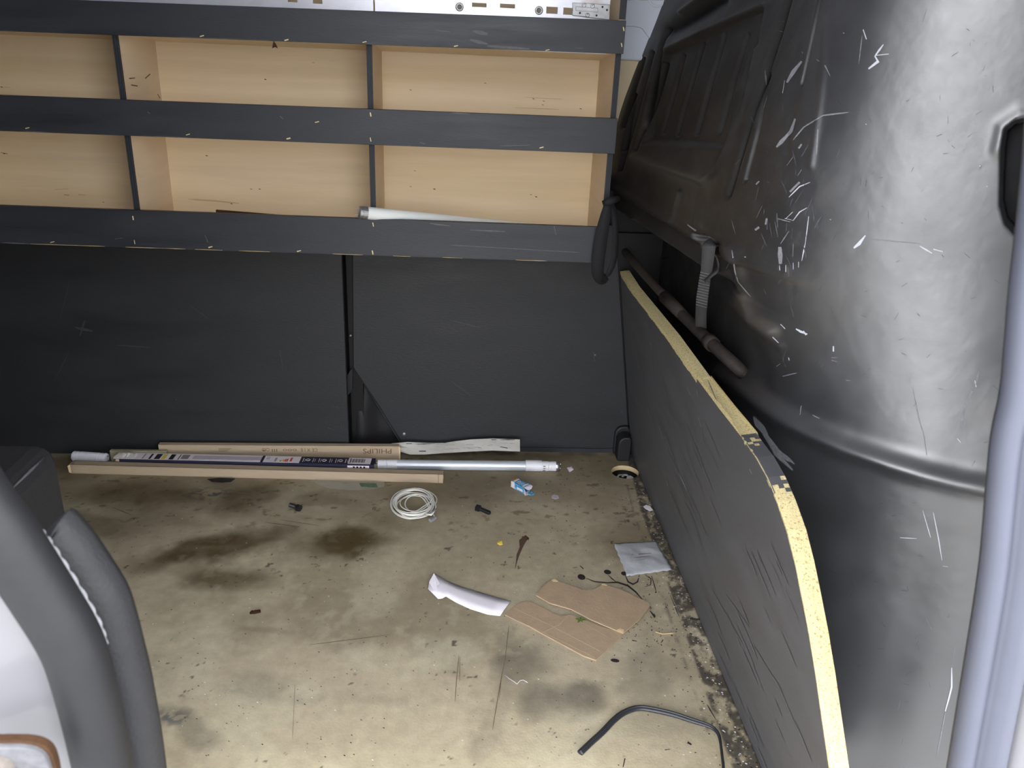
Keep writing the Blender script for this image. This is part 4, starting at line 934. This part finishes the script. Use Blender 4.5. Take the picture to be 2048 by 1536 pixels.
g=MB(); g.tube(spl(np.array([P_[0],P_[0]+np.array((.006,-.02,0)),tl_+np.array((.003,.01,.002)),tl_]),16),.0018,7); g.build('tail','cable',co,smooth=True)
tb=onZ(861,1003,.009); g=MB(); g.tube([onZ(852,1028,.012),onZ(862,1030,.014),onZ(872,1018,.010)],.0022,8); g.build('tie','cable',co,smooth=True)
g=MB(); a,x,y,L=bar_frame(onZ(862,1043,0),onZ(874,1036,0)); g.box((-.004,-.004,.0005),(.012,.004,.008),TM(a,x,y)); g.box((.012,-.003,.001),(.017,.003,.006),TM(a,x,y)); g.build('plug','scr_grey',co,bevel=.0008)

# bolts
def bolt(head,tip,label):
    r=.0048; h=onZ(*head,r); t=onZ(*tip,r); d=(t-h)/np.linalg.norm(t-h)
    b=thing('bolt',label,'bolt',((h+t)/2*np.array((1,1,0))),'black bolts on the floor')
    g=MB(); hr2=.0088; ang=[math.radians(60*k+30) for k in range(6)]; up=np.array((0,0,1.)); s=np.cross(d,up)
    hc=h.copy(); hc[2]=hr2*.87
    ringp=[hc+hr2*(math.cos(a)*s+math.sin(a)*up) for a in ang]; g.prism(ringp,d*.0085); g.build('head','bolt',b,bevel=.0007)
    g=MB(); hs=hc+d*.008; te=t.copy(); te[2]=r+.0006; K=46; pp=[hs+(te-hs)*i/K for i in range(K+1)]; rr=[r if i<6 else r*(1.0 if i%2 else .84) for i in range(K-2)]+[r*.8,r*.65,r*.5]
    g.tube(pp,rr,14); g.build('shank','bolt',b)
bolt((600,1019),(579,1010),'short black hexagon bolt on the floor left of the cable coil')
bolt((953,1017),(981,1027),'short black hexagon bolt on the floor right of the cable coil')

# blue and white small carton, open
a,x,y,L=bar_frame(onZ(1022,974,0),onZ(1052,990,0)); T_=TM(a,x,y)
bc=thing('small_carton','small blue and white carton with an open torn flap','carton',a)
D_=.022; H_=.017; L=.044
g=MB(); g.box((0,0,0),(L,D_,.0008),T_); g.box((0,0,0),(L,.0008,H_),T_); g.box((0,D_-.0008,0),(L,D_,H_),T_); g.box((0,0,H_-.0008),(L,D_,H_),T_); g.box((0,0,0),(.0008,D_,H_),T_); g.build('sleeve','blue',bc)
g=MB(); g.box((.0,-.0003,.0005),(.012,0,H_),T_); g.box((.004,.0,H_),(.008,D_,H_+.0003),T_); g.box((.02,-.0003,.003),(L-.004,0,.009),T_); g.box((.036,0.001,H_),(.040,D_,H_+.0003),T_); g.build('white_panel','label_white',bc)
g=MB(); g.box((-.0005,0,.0),(.0008,D_,H_+.0004),T_); g.box((.0,.006,H_),(.003,.016,H_+.0005),T_); g.build('red_mark','orange',bc)
g=MB(); g.prism([T_@Vector(p) for p in [(L,0,H_),(L+.012,.002,H_-.003),(L+.014,.012,H_-.002),(L+.010,.020,H_+.001),(L,D_,H_)]],(0,0,.0006)); g.prism([T_@Vector(p) for p in [(L,0,0.0008),(L+.010,-.005,.001),(L+.013,.006,.001),(L,D_,.0008)]],(0,0,.0006)); g.prism([T_@Vector(p) for p in [(L,0,.002),(L+.012,-.006,.003),(L+.012,-.006,.012),(L,0,.015)]],(0,.0006,0)); g.build('flap','paper',bc)
g=MB(); g.lathe([(0,.002),(.008,.0015),(.009,0)],onZ(1062,987,.0005),(0,0,1),14); g.build('blue_tab','blue',bc)
for k in range(5):
    g=MB(); g.box((.014+k*.005,.004,H_+.0002),(.0155+k*.005,.016,H_+.0005),T_); g.build('print_line','label_white',bc)

scrap('paper_scrap','tiny white triangular scrap beside the right end of the lamp tube','scrap',[(1134,935),(1143,934),(1147,940),(1139,944)],'paper',.002,.001,.002)
scrap('paper_scrap','pale grey oval chip on the floor below the small blue carton','scrap',[(1103,992),(1108,989),(1116,991),(1118,996),(1111,998),(1104,996)],'label_grey',.0015,.001,.0005)
scrap('paper_scrap','white chip on the dirty strip beside the leaning panel','scrap',[(1287,1013),(1292,1010),(1300,1013),(1306,1020),(1300,1022),(1291,1018)],'paper',.002,.001,.001)
scrap('dark_chip','flat dark brown chip alone on the left part of the floor','chip',[(499,1225),(503,1221),(508,1222),(511,1220),(521,1219),(522,1225),(510,1227),(500,1228)],'brown',.0018,.0012,.001)
scrap('yellow_crumb','small yellow crumb on the floor, centre right','crumb',[(994,1084),(998,1082),(1004,1083),(1005,1088),(1000,1090),(995,1088)],'yellow',.003,.002,.002)

# foil pouch
cor=[onZ(u,v,.003) for u,v in [(1227,1086),(1312,1082),(1345,1139),(1254,1151)]]
N_=18; rows=[]
for i in range(N_+1):
    r=[]
    for j in range(N_+1):
        a=i/N_; b=j/N_; p=(cor[0]*(1-b)+cor[1]*b)*(1-a)+(cor[3]*(1-b)+cor[2]*b)*a
        e=min(a,b,1-a,1-b); z=.0012+.0055*min(1,e*6)*(.35+.65*vnoise(np.array([a*6.]),np.array([b*6.]),3)[0])+.0015*vnoise(np.array([a*17.]),np.array([b*17.]),4)[0]
        k=.0012*math.sin(j*1.9) if i in (0,N_) else 0
        r.append((p[0]+(.0012*math.sin(i*1.7) if j in (0,N_) else 0),p[1]+k,z))
    rows.append(r)
t=thing('foil_pouch','crinkled silver grey plastic pouch with faint print near the leaning panel','pouch',(np.mean(cor,axis=0)*np.array((1,1,0))))
g=MB(); g.grid(rows); g.build('film','foil',t,smooth=True,solid=.0008)
xd=(cor[1]-cor[0]); xd[2]=0; yd=(cor[0]-cor[3]); yd[2]=0
for i,(txt,f) in enumerate([('DRINGEND',.50),('OFFNEN HIER',.40)]): pass
scratches('print_lines',bvh(t.children[0]),[([(1262,1110),(1303,1107)],2.2),([(1266,1116),(1300,1113)],1.6),([(1270,1121),(1290,1119)],1.2)],'ink_grey',t,off=.0008)

# white paper strip
L_=[(868,1146),(858,1163),(856,1180),(876,1198)]
topc=[(868,1146),(892,1160),(900,1164),(925,1174),(960,1184),(1000,1196),(1022,1202)]
botc=[(876,1198),(884,1197),(892,1193),(912,1205),(940,1218),(975,1229),(1000,1232)]
rows=[]
for i,(a,b) in enumerate(zip(topc,botc)):
    za=[.016,.006,.003,.002,.002,.004,.007][i]; zb=[.004,.010,.003,.0015,.0015,.003,.005][i]
    A=onZ(*a,za); Bq=onZ(*b,zb); rows.append([A,A*.66+Bq*.34+np.array((0,0,.0015)),A*.34+Bq*.66+np.array((0,0,.0015)),Bq])
left=[onZ(868,1146,.016),onZ(859,1160,.010),onZ(856,1178,.006),onZ(876,1198,.004)]
rows=[left]+rows[1:]
g=MB(); g.grid(rows); t=thing('paper_slip','blank white paper strip with a folded left end, centre of the floor','paper',(np.mean(rows[3],axis=0)*np.array((1,1,0))))
g.build('sheet','paper',t,smooth=True,solid=.0004)
g=MB(); g.add([onZ(868,1146,.016),onZ(890,1170,.006),onZ(878,1197,.005),onZ(858,1165,.010)],[(0,1,2,3)]); g.build('folded_corner','paper',t,solid=.0004)

# corrugated cardboard pieces
def cardpiece(label,out,z0,th,folds,tears):
    P_=[onZ(u,v,z0+th) for u,v in out]; c=np.mean(P_,axis=0)
    t=thing('cardboard_piece',label,'cardboard',(c[0],c[1],0),'torn flat pieces of brown cardboard')
    g=MB(); g.prism([p-np.array((0,0,th)) for p in P_],(0,0,th)); o=g.build('sheet','card2',t,bevel=.0005)
    for i,l in enumerate(folds):
        g=MB(); q_=[onZ(u,v,z0+th+.0002) for u,v in l[:-1]]; g.tube(q_,l[-1]*.6,5,flat=.4,up=(0,0,1)); g.build('crease','card',t)
    for l in tears:
        g=MB(); q_=[onZ(u,v,z0+th+.0004) for u,v in l]; g.prism(q_,(0,0,.0006)); g.build('torn_patch','card_light',t)
    # corrugation edge
    return t
cardpiece('brown cardboard piece, the nearer of two, with creases and a green leaf on it',[(1010,1229),(1028,1214),(1043,1203),(1062,1203),(1092,1218),(1118,1232),(1142,1229),(1168,1238),(1200,1252),(1246,1266),(1231,1283),(1208,1306),(1192,1320),(1168,1312),(1090,1270),(1060,1253)],.0006,.0028,
   [[(1028,1216),(1062,1232),(1100,1250),(1200,1302),.0012],[(1137,1230),(1120,1248),(1095,1260),(1082,1266),.0014],[(1012,1231),(1090,1266),(1192,1316),.001],[(1074,1226),(1062,1240),(1052,1252),.0008],[(1150,1236),(1225,1280),.0007]],[])
cardpiece('brown cardboard piece, the farther of two, with a notched long edge',[(1072,1190),(1086,1172),(1104,1158),(1130,1166),(1168,1180),(1190,1178),(1205,1168),(1240,1178),(1298,1205),(1300,1212),(1280,1238),(1247,1266),(1236,1262),(1180,1238),(1142,1218),(1100,1206)],.004,.0028,
   [[(1160,1178),(1140,1200),(1130,1214),.0007],[(1205,1170),(1216,1200),.0006]],[[(1103,1160),(1110,1158),(1116,1163),(1106,1163)],[(1234,1260),(1240,1257),(1248,1260),(1247,1265)],[(1203,1169),(1208,1167),(1214,1171)]])
# notch filler: far piece is lifted onto the near one
# green leaf
lf=onZ(1161,1240,.006); g=MB()
for a0,l_ in ((.2,.012),(1.4,.009),(2.7,.011),(4.0,.010),(5.2,.008)):
    d_=np.array((math.cos(a0),math.sin(a0),0)); s_=np.array((-d_[1],d_[0],0))
    g.add([lf,lf+d_*l_*.5+s_*l_*.25+np.array((0,0,.001)),lf+d_*l_,lf+d_*l_*.5-s_*l_*.25+np.array((0,0,.001))],[(0,1,2,3)])
tag(g.build('leaf_fragment','leaf',solid=.0004),'small green leaf fragment on the nearer cardboard piece','leaf')

# black rubber strip, foreground
sp_=[(1160,1506),(1182,1485),(1205,1464),(1228,1440),(1250,1424),(1276,1416),(1305,1419),(1345,1428),(1385,1441),(1418,1452),(1434,1464),(1440,1480),(1444,1510),(1447,1540),(1448,1600)]
c_=smooth_curve(sp_,90); wd_=np.interp(np.linspace(0,1,90),[0,.25,.45,.6,.72,.80,1],[.0052,.0055,.0058,.0050,.0032,.0022,.0022])
pz=[onZ(u,v,w_*.75) for (u,v),w_ in zip(c_,wd_)]
t=thing('rubber_strip','black rubber strip bent into an arc on the near floor','strip',(pz[30][0],pz[30][1],0))
g=MB(); g.tube(pz,list(wd_),12,flat=.62,up=(0,0,1)); g.build('strip','strip',t,smooth=True)
g=MB(); g.tube([p+np.array((0,0,w_*.6)) for p,w_ in zip(pz,wd_)],list(wd_*.35),6); g.build('raised_rib','strip',t,smooth=True)

def blobs(name,items,m,off=.0009):
    g=MB()
    for u,v,ru,rv,a in items:
        c=math.cos(a);s_=math.sin(a)
        g.add([onZ(u+(ru*math.cos(t)*c-rv*math.sin(t)*s_),v+(ru*math.cos(t)*s_+rv*math.sin(t)*c),off) for t in np.linspace(0,2*math.pi,15)[:-1]],[tuple(range(14))])
    o=g.build(name,m,floor); o['kind']='stuff'
blobs('drip_heads',[(1163,1154,8,5.5,.3),(1215,1144,7.5,4.5,.2),(1248,1147,6,4,.2),(1230,1321,9,3.6,.15)],'dark_stain')

# thin wire, straw
g=MB(); g.tube([onZ(u,v,.0015+.001*(i%2)) for i,(u,v) in enumerate([(1010,1350),(1018,1357),(1028,1363),(1034,1368),(1040,1361),(1047,1360),(1055,1365)])],.0007,6)
tag(g.build('wire_bit','label_grey',smooth=True),'short crinkled pale wire on the floor in front of the cardboard','wire')
g=MB(); g.tube([onZ(u,v,.0013) for u,v in [(1311,1264),(1325,1268),(1340,1267),(1351,1265)]],.0009,6)
tag(g.build('straw_bit','straw',smooth=True),'thin straw lying between the cardboard and the leaning panel','straw')
g=MB(); g.tube([onZ(u,v,.0013) for u,v in [(1380,1237),(1392,1239),(1404,1238)]],[.002,.0018,.0014],6)
tag(g.build('black_stub','gap',smooth=True),'short black stub on the floor at the foot of the leaning panel','stub')

# ---- stains with crisp outlines and grit (part of the floor)
scratches('dark_drips',B_floor,[([(1172,1157),(1190,1164),(1215,1166),(1235,1165),(1256,1172),(1272,1185),(1286,1201)],[2,2.6,2,3,3.4,2.8,2]),([(1216,1150),(1224,1158),(1232,1164)],2.2),([(1250,1150),(1256,1164),(1266,1169),(1275,1164),(1279,1150)],[2.6,3,3,2.6,2]),
   ([(1290,1150),(1302,1158),(1301,1170),(1290,1174)],2),([(1303,1152),(1309,1172),(1313,1187)],2),([(1160,1132),(1167,1138)],4),([(1146,1136),(1154,1135)],2),([(1310,1186),(1313,1184)],4),
   ([(1300,1222),(1310,1235),(1308,1228)],4),([(1322,1286),(1326,1280)],4),([(1264,1281),(1274,1283)],4),([(1340,1190),(1360,1238)],1.5),([(1414,1410),(1420,1420),(1432,1440)],2.2),([(1375,1485),(1383,1490)],8),([(1330,1500),(1340,1499)],4),([(1250,1517),(1246,1535)],5)],'dark_stain',floor)
scratches('brown_drip',B_floor,[([(1054,1073),(1044,1084),(1042,1096),(1036,1110),(1033,1124),(1030,1138)],[14,12,7,5,3,1.5]),([(1044,1074),(1058,1078)],8)],'brown_stain',floor)
scratches('dark_lines',B_floor,[([(918,1312),(913,1360),(910,1405)],1.4),([(920,1314),(919,1365)],1.1),([(1018,1250),(1010,1320),(1000,1370),(985,1460)],1.6),([(1004,1345),(998,1400)],1.4),
   ([(225,1015),(262,1030)],2),([(560,1040),(640,1052)],1),([(590,1370),(585,1480)],.8),([(620,1290),(780,1270)],.8),
   ([(470,985),(520,990)],1.5),([(530,1045),(600,1054)],1.2),([(1310,1000),(1360,1110)],1.5),([(1300,1020),(1345,1120)],1)],'faint_line',floor)
gr={'brown':[], 'paper':[], 'gap':[], 'straw':[]}
for _ in range(700):
    u=random.uniform(150,1500); v=random.uniform(950,1536)
    xb=1310+.407*(v-1020)-8
    if u>xb: continue
    k=random.choices(['brown','paper','gap','straw'],[.45,.15,.25,.15])[0]; gr[k].append(([(u,v)],random.uniform(1,2.8)*(.6+.8*(v-900)/636)))
for _ in range(420):
    v=random.uniform(960,1536); xb=1310+.407*(v-1020); u=xb-abs(random.gauss(0,1))*30*(.5+(v-900)/636)-4
    gr[random.choices(['brown','paper','gap','straw'],[.3,.3,.25,.15])[0]].append(([(u,v)],random.uniform(1.2,3.8)*(.5+.8*(v-900)/636)))
for _ in range(110):
    u,v=random.gauss(1290,45),random.gauss(1255,45); gr['gap'].append(([(u,v),(u+random.uniform(-3,3),v+random.uniform(-3,3))],random.uniform(1.5,4)))
for _ in range(90):
    u,v=random.gauss(1160,60),random.gauss(1010,60); gr['brown'].append(([(u,v)],random.uniform(1.2,2.6)))
for k,l in gr.items(): scratches('grit',B_floor,l,k,floor,off=.0009)
print('DONE', len(bpy.data.objects))
